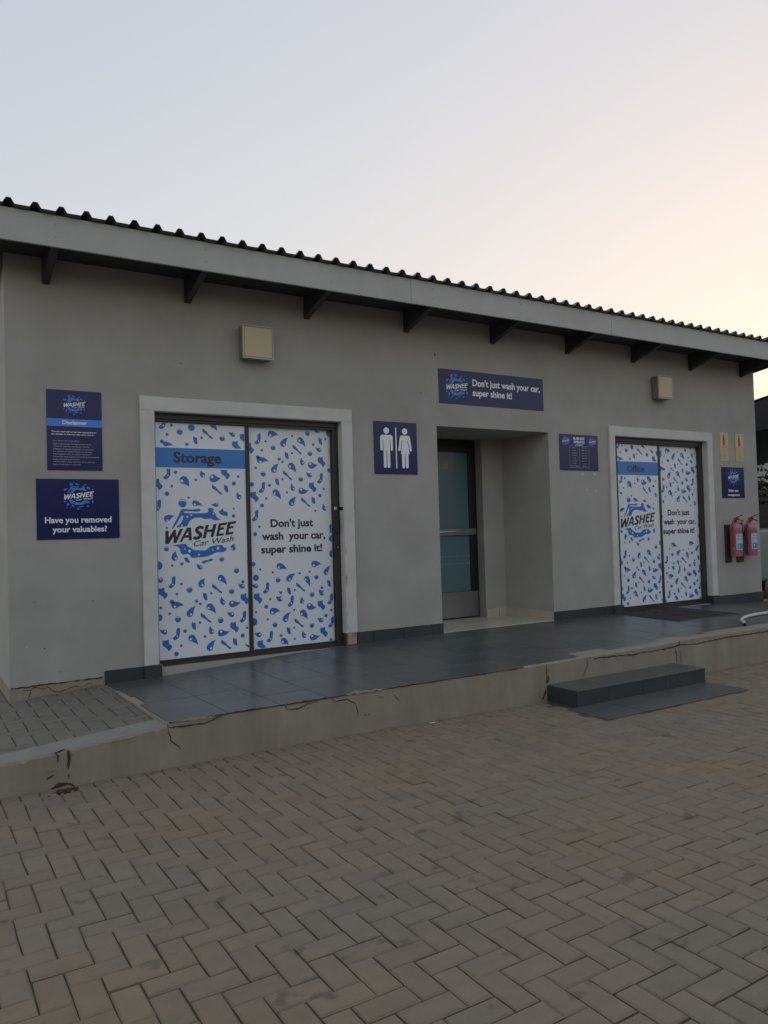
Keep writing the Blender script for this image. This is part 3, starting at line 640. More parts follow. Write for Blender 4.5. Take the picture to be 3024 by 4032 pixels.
def ribbon(pts, w, y, parent, name='crack', m='crack', d=0.0012, taper=True):
    """Thin irregular strip lying on a face that looks towards -Y."""
    rr = random.Random(len(pts) * 17 + int(pts[0][0] * 100))
    fine = []
    for (a, b), (c, e) in zip(pts, pts[1:]):
        n = max(2, int(math.hypot(c - a, e - b) / 0.025))
        for q in range(n):
            t = q / n
            fine.append((a + (c - a) * t + rr.uniform(-.003, .003), b + (e - b) * t + rr.uniform(-.004, .004)))
    fine.append(pts[-1])
    n = len(fine); up, dn = [], []
    for k, (a, b) in enumerate(fine):
        p, q = fine[max(0, k - 1)], fine[min(n - 1, k + 1)]
        dx, dz = q[0] - p[0], q[1] - p[1]; L = math.hypot(dx, dz) or 1
        ww = w * rr.uniform(0.45, 1.3) * (1.0 if not taper else min(1, 0.25 + 3.0 * min(k, n - 1 - k) / n))
        up.append((a - dz / L * ww / 2, b + dx / L * ww / 2)); dn.append((a + dz / L * ww / 2, b - dx / L * ww / 2))
    mb = MB()
    v = [(a, y - d, b) for a, b in up] + [(a, y - d, b) for a, b in dn]
    mb.add(v, [(k, k + n, k + n + 1, k + 1) for k in range(n - 1)])
    return mb.build(name, m, parent)
FY = KY - 0.0035
ribbon([(5.214, .283), (5.324, .281), (5.528, .273), (5.695, .264), (5.912, .266), (6.135, .268), (6.39, .284), (6.652, .27), (6.901, .28), (7.158, .288), (7.423, .287), (7.865, .288), (8.6, .285)], .011, FY, platform, taper=False)
ribbon([(6.338, .277), (6.345, .119)], .013, FY, platform)
ribbon([(6.406, .244), (6.408, .107)], .010, FY, platform)
ribbon([(6.40, .33), (6.385, .285)], .018, FY, platform)
ribbon([(5.126, .306), (5.136, .229), (5.063, .127)], .006, FY, platform)
ribbon([(4.642, .299), (4.638, .132)], .008, FY, platform, taper=False)
ribbon([(4.655, .20), (4.66, .165), (4.645, .13)], .016, FY, platform)
ribbon([(4.63, .08), (4.61, .04), (4.58, .0)], .022, FY, platform, m='rust')
ribbon([(2.201, .291), (2.221, .261), (2.304, .249), (2.376, .277), (2.477, .286)], .008, FY, platform)
ribbon([(2.566, .29), (2.594, .26), (2.685, .267), (2.76, .23), (2.781, .167), (2.779, .107)], .008, FY, platform)
ribbon([(3.078, .261), (3.11, .23), (3.157, .171)], .006, FY, platform)
ribbon([(1.389, .293), (1.398, .262), (1.476, .255), (1.566, .251), (1.658, .257), (1.721, .277), (1.753, .287)], .010, FY, platform)
ribbon([(1.398, .262), (1.40, .228), (1.412, .179), (1.459, .136), (1.471, .11)], .006, FY, platform)
for a_, b_ in [(1.75, 2.05), (2.15, 2.62), (3.02, 3.30), (3.42, 3.60), (3.72, 4.05), (4.2, 4.33)]:
    ribbon([(a_, .294), ((a_ + b_) / 2, .297), (b_, .296)], .007, FY - .0004, platform, name='broken_edge', m='crack')
ribbon([(2.686, .298), (2.778, .304), (2.90, .300), (2.998, .300)], .022, FY - .001, platform, name='broken_edge', m='rawplaster')
ribbon([(1.43, .292), (1.55, .290), (1.70, .291)], .016, FY - .001, platform, name='broken_edge', m='rawplaster')
ribbon([(6.40, .322), (7.1, .325), (7.9, .325), (8.6, .32)], .010, FY - .001, platform, name='broken_edge', m='rawplaster', taper=False)
for sx, sz in [(2.842, .133), (2.87, .133), (2.972, .247), (2.996, .244), (4.662, .251), (4.687, .248)]:
    MB().tube([(sx, KY + .004, sz), (sx, KY - .010, sz)], .006, 8).build('screw', 'chrome', platform)
# ------------------------------------------------------------------ low kerb and paved walkway on the left
kb = MB()
kx = [-1.6 + 0.05 * i for i in range(61)]
rk = random.Random(5)
sec = []
for x in kx:
    if x > 1.392: x = 1.392
    zt = walk_z(x) + 0.014; j1, j2 = rk.uniform(-.006, .004), rk.uniform(-.005, .004)
    sec.append([(x, KY - .004, -.08), (x, KY, zt - .016 + j2), (x, KY + .010 + j1 * .5, zt - .002 + j1 * .4), (x, KY + .03, zt), (x, KY + .235, zt - .002), (x, KY + .245, zt - .05)])
n6 = 6
vs = [p for s_ in sec for p in s_]
kb.add(vs, [(i * n6 + k + 1, i * n6 + k, (i + 1) * n6 + k, (i + 1) * n6 + k + 1) for i in range(len(sec) - 1) for k in range(n6 - 1)])
kb.mi = [0 if (i % (n6 - 1)) == 0 else 1 for i in range(len(kb.f))]
kb.add([sec[0][k] for k in range(n6)], [tuple(range(n6))])
lowkerb = kb.build('low_kerb', ['kerb', 'kerbtop'], kind='structure')
ribbon([(.728, .226), (.739, .20), (.741, .158)], .013, FY, lowkerb, 'rust_streak', 'crack')
ribbon([(.796, .228), (.802, .169), (.797, .107)], .018, FY, lowkerb, 'rust_streak', 'crack')
ribbon([(.722, .220), (.745, .226), (.785, .232)], .013, FY - .0006, lowkerb, 'rust_streak', 'crack')
ribbon([(.675, .072), (.70, .085), (.715, .088)], .013, FY, lowkerb, 'rust_streak', 'crack')
ribbon([(.80, .085), (.797, .06)], .014, FY, lowkerb, 'rust_streak', 'rust')
ribbon([(.70, .012), (.74, .028), (.79, .024), (.83, .004)], .024, FY, lowkerb, 'rust_streak', 'rust')
for a, b in [(.30, .42), (.52, .60), (1.02, 1.20), (1.28, 1.38), (-.1, .12)]:
    ribbon([(a, walk_z(a) - .001), ((a + b) / 2, walk_z((a + b) / 2) - .003), (b, walk_z(b) - .001)], .016, FY - .0003, lowkerb, 'broken_edge', 'rawplaster')
for sx, sz in [(.693, .119), (.72, .117), (.819, .193)]:
    MB().tube([(sx, KY + .004, sz), (sx, KY - .010, sz)], .006, 8).build('screw', 'chrome', lowkerb)

wb = MB()
for xa_, xb_, yb_ in ((-1.6, -.8, 6), (-.8, .66, 6), (.66, 1.388, .02)):
    wb.add([(xa_, KY + .24, walk_z(xa_) - .014), (xb_, KY + .24, walk_z(xb_) - .014), (xb_, yb_, walk_z(xb_) - .014), (xa_, yb_, walk_z(xa_) - .014)], [(0, 1, 2, 3)])
walk = wb.build('side_walkway', 'sand', kind='structure')
WP = 0.110
def walk_paver(xa, xb, ya, yb, k):
    v, f = paver_mesh('p', xb - xa - .004, yb - ya - .004, b=.006, seed=200 + k)
    sl = Matrix.Rotation(-math.atan(0.079), 4, 'Y')
    cx, cy = (xa + xb) / 2, (ya + yb) / 2
    mt = Matrix.Translation((cx, cy, walk_z(cx) - .002 + rb.gauss(0, .0014))) @ sl @ Matrix.Rotation(rb.gauss(0, .006), 4, 'Z') @ Matrix.Rotation(rb.gauss(0, .004), 4, 'X')
    o = bpy.data.objects.new('paver', as_mesh('paver', (v, f), 'paver_walk'))
    col.objects.link(o); o.parent = walk
    o.matrix_local = Matrix.Translation(-WL[walk]) @ mt
wc = 0
for i in range(-26, 20):
    for jj in range(-20, 30):
        d = (i + jj) % 4
        x, y = .235 + i * WP, -.02 + jj * WP
        if d == 0: q = [x, x + 2 * WP, y, y + WP]
        elif d == 2: q = [x, x + WP, y, y + 2 * WP]
        else: continue
        ymax = -.004 if q[0] > .60 else 2.0
        q = [max(q[0], -1.2), min(q[1], 1.386), max(q[2], KY + .247), min(q[3], ymax)]
        if ymax > 0 and q[1] > .665 and q[3] > 0: q[1] = .665
        if q[1] - q[0] < .025 or q[3] - q[2] < .025: continue
        walk_paver(*q, wc); wc += 1

# ------------------------------------------------------------------ tiled step in front of the platform
step = thing('tiled_step', 'dark slate tiled step against the front of the raised platform', 'step', (5.38, -2.06, 0))
MB().box(4.652, 6.292, -2.188, KY + .002, -.06, .110).build('core', 'grout', step)
sx = [4.645, 5.02, 5.44, 5.81, 6.300]
for a, b in zip(sx, sx[1:]):
    MB().bbox(a + .0015, b - .0015, -2.198, -2.188, -.016, .112, .0015).build('riser_tile', 'slate_skirt', step)
    MB().bbox(a + .0015, b - .0015, -2.202, -1.852, .110, .121, .002).build('tread_tile', 'slate', step)
MB().bbox(4.640, 4.651, -2.188, -1.856, -.016, .110, .0015).build('riser_tile', 'slate_skirt', step)
MB().bbox(6.294, 6.304, -2.188, -1.856, -.016, .110, .0015).build('riser_tile', 'slate_skirt', step)
apron = MB().box(4.532, 6.300, -2.628, -2.188, -.06, -.018).build('step_apron', 'grout', kind='structure')
ax_ = [4.532, 4.95, 5.38, 5.84, 6.300]
for a, b in zip(ax_, ax_[1:]):
    MB().bbox(a + .0015, b - .0015, -2.634 + random.uniform(0, .010), -2.200, -.018, -.008 + random.uniform(-.001, .002), .002).build('floor_tile', 'slate', apron)

# ------------------------------------------------------------------ the building
bld = thing('car_wash_building', 'long grey plastered car wash building with corrugated roof and two sliding doors', 'building', (5.7, 2.0, 0.2))
XA, XB = 0.672, 10.70
D1 = (1.843, 3.712, 0.336, 2.588)
AL = (4.897, 6.536, 0.355, 2.605)
D2 = (7.655, 9.520, 0.345, 2.612)
WT = 0.22
ROOF = lambda y: 3.962 - 0.127 * (y + 0.54)          # underside of the sheet
DEPTH = 4.6
def wall_front():
    mb = MB()
    ops = [D1, AL, D2]
    zt = ROOF(0) - .004
    zb = 0.10
    xs_ = [XA]
    for a, b, c, d in ops: xs_ += [a, b]
    xs_.append(XB)
    for k in range(len(xs_) - 1):
        a, b = xs_[k], xs_[k + 1]
        if k % 2 == 0: mb.add([(a, 0, zb), (b, 0, zb), (b, 0, zt), (a, 0, zt)], [(0, 1, 2, 3)])
        else:
            o = ops[k // 2]
            mb.add([(a, 0, o[3]), (b, 0, o[3]), (b, 0, zt), (a, 0, zt)], [(0, 1, 2, 3)])
            mb.add([(a, 0, zb), (b, 0, zb), (b, 0, o[2]), (a, 0, o[2])], [(0, 1, 2, 3)])
    for o in (D1, D2):      # reveals
        a, b, c, d = o
        mb.add([(a, 0, c), (a, WT, c), (a, WT, d), (a, 0, d)], [(0, 1, 2, 3)])
        mb.add([(b, 0, c), (b, WT, c), (b, WT, d), (b, 0, d)], [(3, 2, 1, 0)])
        mb.add([(a, 0, d), (b, 0, d), (b, WT, d), (a, WT, d)], [(3, 2, 1, 0)])
        mb.add([(a, 0, c), (b, 0, c), (b, WT, c), (a, WT, c)], [(0, 1, 2, 3)])
    # alcove
    a, b, c, d = AL
    yb, yd, xp = 0.79, 0.96, 6.147
    mb.add([(a, 0, c), (a, yd, c), (a, yd, d), (a, 0, d)], [(0, 1, 2, 3)])
    mb.add([(b, 0, c), (6.478, yb, c), (6.478, yb, d), (b, 0, d)], [(3, 2, 1, 0)])
    mb.add([(xp, yb, c), (6.478, yb, c), (6.478, yb, d), (xp, yb, d)], [(0, 1, 2, 3)])
    mb.add([(xp, yb, c), (xp, yd, c), (xp, yd, d), (xp, yb, d)], [(3, 2, 1, 0)])
    mb.add([(a, 0, d), (b, 0, d), (6.478, yb, d), (xp, yb, d), (xp, yd, d), (a, yd, d)], [(5, 4, 3, 2, 1, 0)])
    mb.add([(a, yd + .12, c), (xp + .1, yd + .12, c), (xp + .1, yd + .12, d + .1), (a, yd + .12, d + .1)], [(0, 1, 2, 3)])
    # sides and back
    zr = ROOF(DEPTH) - .004
    mb.add([(XA, 0, zb - .1), (XA, DEPTH, zb - .1), (XA, DEPTH, zr), (XA, 0, zt)], [(3, 2, 1, 0)])
    mb.add([(XB, 0, zb - .1), (XB, DEPTH, zb - .1), (XB, DEPTH, zr), (XB, 0, zt)], [(0, 1, 2, 3)])
    mb.add([(XA, DEPTH, zb), (XB, DEPTH, zb), (XB, DEPTH, zr), (XA, DEPTH, zr)], [(3, 2, 1, 0)])
    return mb.build('wall', 'wall', bld)
wall_front()
# plinth on the left with its crack
MB().bbox(XA - .004, 1.386, -.006, .15, .06, .308, .004).build('plinth', 'kerb', bld)
MB().box(XA - .005, XA + .1, .15, DEPTH, .02, .305).build('plinth', 'kerb', bld)
ribbon([(.679, .313), (.70, .310), (.767, .309), (.971, .314), (1.17, .313), (1.379, .314)], .011, -.0062, bld, taper=False)
ribbon([(.767, .299), (.784, .286), (.823, .284), (.846, .3), (.914, .279), (.948, .293), (.999, .243), (1.093, .252), (1.152, .273), (1.211, .253), (1.266, .28), (1.293, .28), (1.287, .249)], .008, -.0062, bld)
ribbon([(.823, .281), (.808, .216)], .008, -.0062, bld)

# door surrounds
def surround(o, wl_, wr_, wt_, xl, xr, zt, zbl, zbr):
    mb = MB()
    a, b, c, d = o
    mb.bbox(xl, a + .002, -.030, .004, zbl, d, .004)
    mb.bbox(b - .002, xr, -.030, .004, zbr, d, .004)
    mb.bbox(xl, xr, -.030, .004, d - .002, zt, .004)
    mb.box(a, a + .003, -.027, WT - .05, zbl, d)
    mb.box(b - .003, b, -.027, WT - .05, zbr, d)
    mb.box(a, b, -.027, WT - .05, d - .003, d)
    return mb.build('door_surround', 'trim', bld)
surround(D1, 0, 0, 0, 1.722, 3.830, 2.711, .372, .470)
surround(D2, 0, 0, 0, 7.556, 9.630, 2.733, .465, .455)
ch = MB(); ch.bbox(3.722, 3.824, -.024, .004, .352, .468, .006); ch.build('broken_trim_foot', 'rawplaster', bld)
ribbon([(3.709, .95), (3.716, 1.0), (3.718, 1.05)], .02, -.0302, bld, 'chipped_edge', 'rawplaster')
for q, (a, b) in enumerate([(.62, .70), (.80, .95), (1.25, 1.33), (1.7, 1.78), (.50, .56)]):
    ribbon([(3.827 if q % 2 else 3.718, a), (3.8275 if q % 2 else 3.7175, b)], .009, -.0302, bld, 'chipped_edge', 'rawplaster')

# wall blemishes
for sx, sz, r_ in [(1.31, .96, .005), (.93, .60, .006), (.80, .62, .005), (.86, .98, .004), (2.1, 3.03, .006), (4.9, 3.38, .012), (4.7, 2.95, .006), (6.62, 2.28, .008), (6.64, 2.24, .006), (1.05, .40, .005), (7.15, 1.92, .01)]:
    mb = MB(); mb.flat([smooth_loop([(sx + r_ * random.uniform(.5, 1.2) * math.cos(t), sz + r_ * random.uniform(.6, 1.5) * math.sin(t)) for t in [k * math.pi / 3 for k in range(6)]], 2)], -.0012)
    mb.build('wall_mark', 'litter' if sx > 6 or sx in (.80,) else 'crack', bld)
for sx, sz in [(7.09, 2.118), (7.30, 2.12), (7.31, 1.905)]:
    MB().bbox(sx - .012, sx + .010, -.003, .001, sz - .018, sz + .014, .001).build('adhesive_remnant', 'litter', bld)

# skirting tiles: (joints along the wall, bottom height follows the floor)
def skirt(xj, y0, h=.105, m='slate_skirt', ztop=None):
    for a, b in zip(xj, xj[1:]):
        za, zb = plat_z(a, 0) - .006, plat_z(b, 0) - .006
        ta = ztop if ztop else za + h + .006
        tb = ztop if ztop else zb + h + .006
        mb = MB(); e = .0022
        y1 = y0 + .011
        mb.add([(a + e, y0, za), (b - e, y0, zb), (b - e, y0, tb), (a + e, y0, ta), (a + e, y1, za), (b - e, y1, zb), (b - e, y1, tb), (a + e, y1, ta)],
               [(0, 1, 2, 3), (7, 6, 5, 4), (3, 2, 6, 7), (1, 5, 6, 2), (0, 3, 7, 4), (0, 4, 5, 1)])
        mb.build('skirting_tile', m, bld)
skirt([1.392, 1.722], -.012, ztop=.368)
skirt([1.716, 1.868], -.042, ztop=.368)
MB().box(1.862, 1.872, -.040, .04, .25, .368).build('skirting_tile', 'rawplaster', bld)
skirt([3.832, 4.024, 4.397, 4.764, 4.905], -.012, ztop=.468)
MB().box(3.700, 3.709, -.012, .055, .345, .468).build('skirting_tile', 'slate_skirt', bld)
skirt([6.530, 6.635, 7.007, 7.384, 7.555], -.012, ztop=.463)
skirt([7.549, 7.705], -.042, ztop=.461)
skirt([9.505, 9.633], -.042, ztop=.455)
skirt([9.634, 10.0, 10.36, 10.712], -.012, ztop=.440)
MB().box(9.508, 9.517, -.031, .07, .33, .455).build('skirting_tile', 'slate_skirt', bld)
MB().box(10.701, 10.712, 0, 3.0, .25, .440).build('skirting_tile', 'slate_skirt', bld)
# cream tiles of the alcove
for a, b in [(6.148, 6.345), (6.348, 6.472)]:
    MB().bbox(a + .002, b - .002, .778, .789, .366, .474, .001).build('skirting_tile', 'cream', bld)
MB().bbox(6.150, 6.158, .795, .95, .366, .474, .001).build('skirting_tile', 'cream', bld)
def slanted(p, q, name, m):
    (x0, y0), (x1, y1) = p, q
    dx, dy = x1 - x0, y1 - y0; L = math.hypot(dx, dy); nx_, ny_ = -dy / L * .009, dx / L * .009
    if nx_ > 0: nx_, ny_ = -nx_, -ny_
    c = [(x0, y0), (x1, y1), (x1 + nx_, y1 + ny_), (x0 + nx_, y0 + ny_)]
    MB().add([(x_, y_, z_) for z_ in (.362, .468) for x_, y_ in c], [(0, 3, 2, 1), (4, 5, 6, 7), (0, 1, 5, 4), (1, 2, 6, 5), (2, 3, 7, 6), (3, 0, 4, 7)]).build(name, m, bld, fix=True)
slanted((6.533, .022), (6.507, .385), 'skirting_tile', 'cream')
slanted((6.5065, .389), (6.479, .776), 'skirting_tile', 'cream')
MB().box(AL[0], 6.54, -.006, 1.08, .20, .3565).build('alcove_floor', 'grout', bld)
for a, b in [(AL[0], 5.25), (5.25, 5.62), (5.62, 5.99), (5.99, 6.53)]:
    for c, d in [(-.010, .36), (.36, .73), (.73, 1.0)]:
        MB().bbox(a + .0015, b - .0015, c + .0015, d - .0015, .356, .3665 + random.uniform(0, .0006), .001).build('floor_tile', 'cream', bld)

# eaves: rafters, fascia boards, roof sheets
for x in (0.985, 2.171, 3.36, 4.53, 5.71, 6.89, 8.07, 9.234, 10.38):
    mb = MB()
    yz = [(0.02, 3.585), (-.015, 3.583), (-.035, 3.598), (-.512, 3.724), (-.512, ROOF(-.512) - .002), (0.02, ROOF(0.02) - .002)]
    mb.prism_x(yz, x - .029, x + .029)
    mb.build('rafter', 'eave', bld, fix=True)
mb = MB(); mb.prism_x([(DEPTH, ROOF(DEPTH) - .2), (DEPTH, ROOF(DEPTH) - .003), (-.51, ROOF(-.51) - .003), (-.51, 3.765), (0, 3.698)], 10.745, 10.80)
mb.build('barge_board', 'eave', bld, fix=True)
mb = MB(); mb.prism_x([(DEPTH, ROOF(DEPTH) - .2), (DEPTH, ROOF(DEPTH) - .003), (-.51, ROOF(-.51) - .003), (-.51, 3.765), (0, 3.698)], .50, .55)
mb.build('barge_board', 'eave', bld, fix=True)
for y in (-.30, .9, 2.1, 3.3):
    MB().box(.55, 10.745, y - .03, y + .03, ROOF(y) - .058, ROOF(y) - .005).build('purlin', 'eave', bld)
fj = [.50, 4.252, 7.091, 10.82]
for a, b in zip(fj, fj[1:]):
    MB().bbox(a + .0015, b - .0015, -.535, -.512, 3.716, 3.962, .0025).build('fascia_board', 'fascia', bld)
for x in (.983, 2.169, 3.36, 4.515, 5.684, 6.88, 8.06, 9.22):
    for z in (3.795, 3.895):
        MB().tube([(x, -.530, z), (x, -.5375, z)], .006, 8).build('screw', 'steel', bld)
PITCH = 0.1828
ribx = .655
def rib_prof(x):
    return [(x - .041, 0), (x - .016, .042), (x + .016, .042), (x + .041, 0)]
x = ribx - PITCH * 1; cnt = 0
while x < 10.75:
    prof = []
    for k in range(4):
        rx = x + k * PITCH
        if rx > 10.85: break
        prof += rib_prof(rx)
    x0e = prof[0][0] - .045; x1e = prof[-1][0] + .0915 if x + 3 * PITCH < 10.6 else 10.84
    prof = [(x0e, 0)] + prof + [(x1e, 0)]
    lift = .004 + .0012 * (cnt % 2)
    ys = [-.585, DEPTH + .2]
    mb = MB(); n = len(prof)
    v = []
    for y in ys:
        v += [(px, y, ROOF(y) + pz + lift) for px, pz in prof]
        v += [(px, y, ROOF(y) + pz + lift + .0035) for px, pz in prof]
    f = [(k, k + 1, 2 * n + k + 1, 2 * n + k) for k in range(n - 1)] + [(n + k + 1, n + k, 3 * n + k, 3 * n + k + 1) for k in range(n - 1)]
    f += [(k + 1, k, n + k, n + k + 1) for k in range(n - 1)] + [(2 * n + k, 2 * n + k + 1, 3 * n + k + 1, 3 * n + k) for k in range(n - 1)]
    mb.add(v, f); mb.build('roof_sheet', 'roof', bld)
    x += 4 * PITCH; cnt += 1
for a, b in zip(fj, fj[1:]):
    mb = MB(); a, b = max(a, .555), min(b, 10.74)
    mb.prism_x([(.02, 3.800), (-.51, 3.800), (-.51, 3.812), (.02, 3.812)], a + .001, b - .001); mb.build('eave_shade_board', 'eave', bld, fix=True)  # added dark boards that deepen the shade under the eave
# dark filler board closing the wall top between the rafters
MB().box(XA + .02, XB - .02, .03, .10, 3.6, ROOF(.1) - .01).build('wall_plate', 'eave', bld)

# ------------------------------------------------------------------ sliding doors with printed film
def sliding_door(o, filmL, filmR, dxL, dxR, dz, word, wx, store):
    a, b, c, d = o
    dr = bpy.data.objects.new('sliding_door', None); link(dr, bld, ((a + b) / 2, .1, c))
    dr['label'] = 'sliding door in printed film with a blue banner reading ' + word
    fl0, fl1, fz0, fz1 = filmL
    fr0, fr1, gz0, gz1 = filmR
    yL, yR = .100, .120
    def bar(name, *q): MB().bbox(*q, .002).build(name, 'alu', dr)
    bar('head_frame', a + .003, b - .003, .055, .17, d - .055, d - .003)
    bar('head_track', a + .02, b - .02, .070, .082, d - .078, d - .055)
    bar('side_frame', a + .003, fl0 + .002, .097, .17, c, d - .055)
    bar('side_frame', b - .062, b - .003, .060, .17, c, d - .055)
    bar('threshold_frame', a + .003, b - .003, .050, .17, c - .02, c + .030)
    bar('leaf_rail', fl0 - .02, fl1, yL - .008, yL + .03, c + .030, fz0)
    bar('leaf_rail', fl0 - .02, fl1, yL - .008, yL + .03, fz1, d - .055)
    bar('leaf_stile', fl1, fl1 + .040, yL - .010, yL + .03, c + .022, d - .056)
    bar('leaf_stile', fr1, b - .060, yR - .022, yR + .03, c + .022, d - .056)
    bar('leaf_rail', fl1 + .04, fr1, yR - .010, yR + .03, c + .022, gz0)
    bar('leaf_rail', fl1 + .04, fr1, yR - .010, yR + .03, gz1, d - .056)
    for (x0, x1, z0, z1, y, side, dx) in ((fl0, fl1 - .001, fz0, fz1, yL, 'L', dxL), (fr0, fr1, gz0, gz1, yR, 'R', dxR)):
        MB().box(x0, x1, y, y + .006, z0, z1).build('film_panel', 'film', dr)
        e = .004
        mb = MB()
        for dd in DROPS[side]:
            for_l = []
            for lp in drop_loops(dd):
                q = clip([(x0 + dx + px, .385 + dz + pz_) for px, pz_ in lp], x0 + e, x1 - e, z0 + e, z1 - e)
                if len(q) > 2: for_l.append(q)
            if for_l and store == 0:
                MB().flat(for_l, y - .0008).build('droplet_print', 'blue', dr)
            elif for_l: mb.flat(for_l, y - .0008)
        if mb.v: mb.build('droplet_prints', 'blue', dr, kind='stuff')
    # banner with its white margins
    MB().rect(fl0, fl1, 2.090 + store, 2.292 + store, yL - .0014).build('banner_margin', 'film', dr)
    MB().rect(fl0, fl1, 2.102 + store, 2.280 + store, yL - .0020).build('banner', 'bandblue', dr)
    mb = MB(); text_mb(mb, word, wx[0], wx[1], 2.150 + store, .094 if word == 'Storage' else .079, yL - .0028, bold=.028)
    mb.build('banner_lettering', 'ink', dr)
    add_logo(dr, fl0 + dxL + .389, 1.486 + dz, 1.0, yL - .0010, 'blue', 'ink')
    ox = fr0 + dxR
    for s_, x0, x1, zb in (("Don't just", .204, .661, 1.548), ("wash  your car,", .111, .792, 1.424), ("super shine it!", .100, .755, 1.297)):
        mb = MB(); text_mb(mb, s_, ox + x0, ox + x1, zb + dz * 1.9, .073, yR - .0012, bold=.032)
        mb.build('slogan_lettering', 'ink', dr)
    return dr
door1 = sliding_door(D1, (1.882, 2.728, .387, 2.508), (2.772, 3.644, .390, 2.520), 0, 0.003, 0, 'Storage', (2.042, 2.491), 0.0)
door2 = sliding_door(D2, (7.826, 8.616, .415, 2.530), (8.674, 9.457, .414, 2.532), -.044, -.072, .022, 'Office', (8.006, 8.337), 0.023)
# lock hardware of the storage door
h_ = MB(); h_.bbox(3.648, 3.676, .050, .066, 1.705, 1.735, .002); h_.build('hasp_plate', 'chrome', door1)
h_ = MB(); h_.bbox(3.700, 3.745, -.010, .055, 1.700, 1.735, .004); h_.build('hasp_bracket', 'black_alu', door1)
h_ = MB(); h_.bbox(3.654, 3.682, .034, .064, 1.475, 1.625, .008); h_.build('pull_handle', 'black_alu', door1)
h_ = MB(); h_.tube([(3.667, .066, 1.63), (3.667, .030, 1.63)], .011, 10); h_.build('handle_knob', 'black_alu', door1)
h_ = MB(); h_.tube([(3.668, .066, 1.472), (3.668, .032, 1.472)], .008, 10); h_.build('handle_knob', 'black_alu', door1)
h_ = MB(); h_.bbox(3.660, 3.676, .056, .066, 1.300, 1.358, .002); h_.build('lock_cylinder', 'black_alu', door1)
h_ = MB(); h_.bbox(3.668, 3.676, .050, .057, 1.318, 1.340, .001); h_.build('lock_cylinder', 'chrome', door1)
# cement wedge under the storage door, where the floor falls away
wz = MB(); wz.prism_y([(1.872, .258), (2.2, .285), (2.7, .315), (3.3, .337), (3.3, .340), (1.872, .340)], .030, .2); wz.build('cement_wedge', 'kerb', bld, fix=True)

# ------------------------------------------------------------------ toilet door in the alcove
td = bpy.data.objects.new('washroom_door', None); link(td, bld, (5.5, .95, .37)); td['label'] = 'teal frosted glass door in black frame with steel plates'
YD = .925
f_ = MB()
f_.bbox(AL[0] + .01, 6.148, YD - .005, YD + .06, 2.442, AL[3] - .003, .003)
f_.bbox(6.030, 6.148, YD - .005, YD + .06, .372, 2.442, .003)
f_.bbox(AL[0] + .01, 5.06, YD - .005, YD + .06, .372, 2.442, .003)
f_.bbox(5.06, 6.03, YD - .004, YD + .05, .382, .70, .003)
f_.build('door_frame', 'black_alu', td)
MB().box(5.05, 6.035, YD + .014, YD + .022, .69, 2.45).build('glass_pane', 'teal', td)
MB().bbox(5.02, 6.126, YD - .016, YD - .006, .384, .700, .002).build('kick_plate', 'steel', td)
MB().bbox(5.02, 6.122, YD - .018, YD - .006, 1.404, 1.484, .002).build('push_plate', 'steel', td)
MB().tube([(5.36, YD - .01, 1.438), (5.36, YD - .05, 1.442), (5.82, YD - .05, 1.452), (5.84, YD - .012, 1.452)], .008, 8).build('pull_bar', 'chrome', td, smooth=True)
for px_, pz_ in [(6.11, 1.47), (6.11, 1.416), (5.98, 1.447), (6.11, .69), (6.115, .395), (5.85, .70 - .008), (5.87, .395), (5.65, .392)]:
    MB().tube([(px_, YD - .012, pz_), (px_, YD - .021, pz_)], .006, 8).build('screw', 'chrome', td)
MB().box(5.46, 5.728, YD + .0115, YD + .0135, 2.226, 2.444).build('paper_notice', 'paper', td)
for z_ in (1.04, 1.13):
    MB().rect(5.06, 6.03, z_, z_ + .022, YD + .0132).build('glass_stripe', M.setdefault('tealstripe', mat('pale_teal_stripe', (0.13, 0.235, 0.255), 0.3, 0.1, 6)), td)

# ------------------------------------------------------------------ signs
def sign(name, label, x0, x1, z0, z1, th=.004, m='navy', cat='sign', rot=0.0):
    s = thing(name, label, cat, ((x0 + x1) / 2, 0, z0))
    MB().bbox(x0, x1, -.003 - th, -.003, z0, z1, .0008).build('board', m, s)
    return s, -.003 - th - .0008
def letters(parent, y, lines, m, bold, name='lettering'):
    for s_, x0, x1, zb, cap in lines:
        mb = MB(); text_mb(mb, s_, x0, x1, zb, cap, y, bold=bold)
        mb.build(name, m, parent)
s, y = sign('disclaimer_sign', 'tall navy board headed Disclaimer in a light blue band', .974, 1.4075, 2.0525, 2.718)
MB().rect(.974, 1.4075, 2.416, 2.4785, y).build('heading_band', 'signblue', s)
letters(s, y - .0008, [('Disclaimer', 1.095, 1.288, 2.434, .031)], 'signwhite', .028, 'heading')
letters(s, y, [('This car wash will not be held responsible for', 1.008, 1.363, 2.366, .0105), ('any damage or loss that may occur due to:', 1.008, 1.344, 2.345, .0105)], 'signwhite', .028)
letters(s, y, [('Fire, hail or rain to any vehicle', 1.021, 1.225, 2.291, .0095), ('High pressure jets and high pressure guns', 1.021, 1.315, 2.265, .0095),
    ('Chemicals used for cleaning the vehicles', 1.021, 1.303, 2.244, .0095), ('Negligent driving by employees or customers', 1.021, 1.338, 2.223, .0095),
    ('For any keys or vehicles left on our premises', 1.020, 1.325, 2.202, .0095), ('Any negligent action by staff or customers', 1.020, 1.315, 2.180, .0095),
    ('Customers must remove all valuables from vehicles', 1.020, 1.379, 2.159, .0095), ('Injury occurred to any person', 1.019, 1.224, 2.138, .0095),
    ('Vehicles left on these premises are at own risk', 1.019, 1.345, 2.117, .0095), ('Right of admission is reserved', 1.019, 1.228, 2.095, .0095)], 'paleprint', .01, 'small_print')
add_logo(s, 1.188, 2.595, .255, y, 'signblue', 'signwhite')

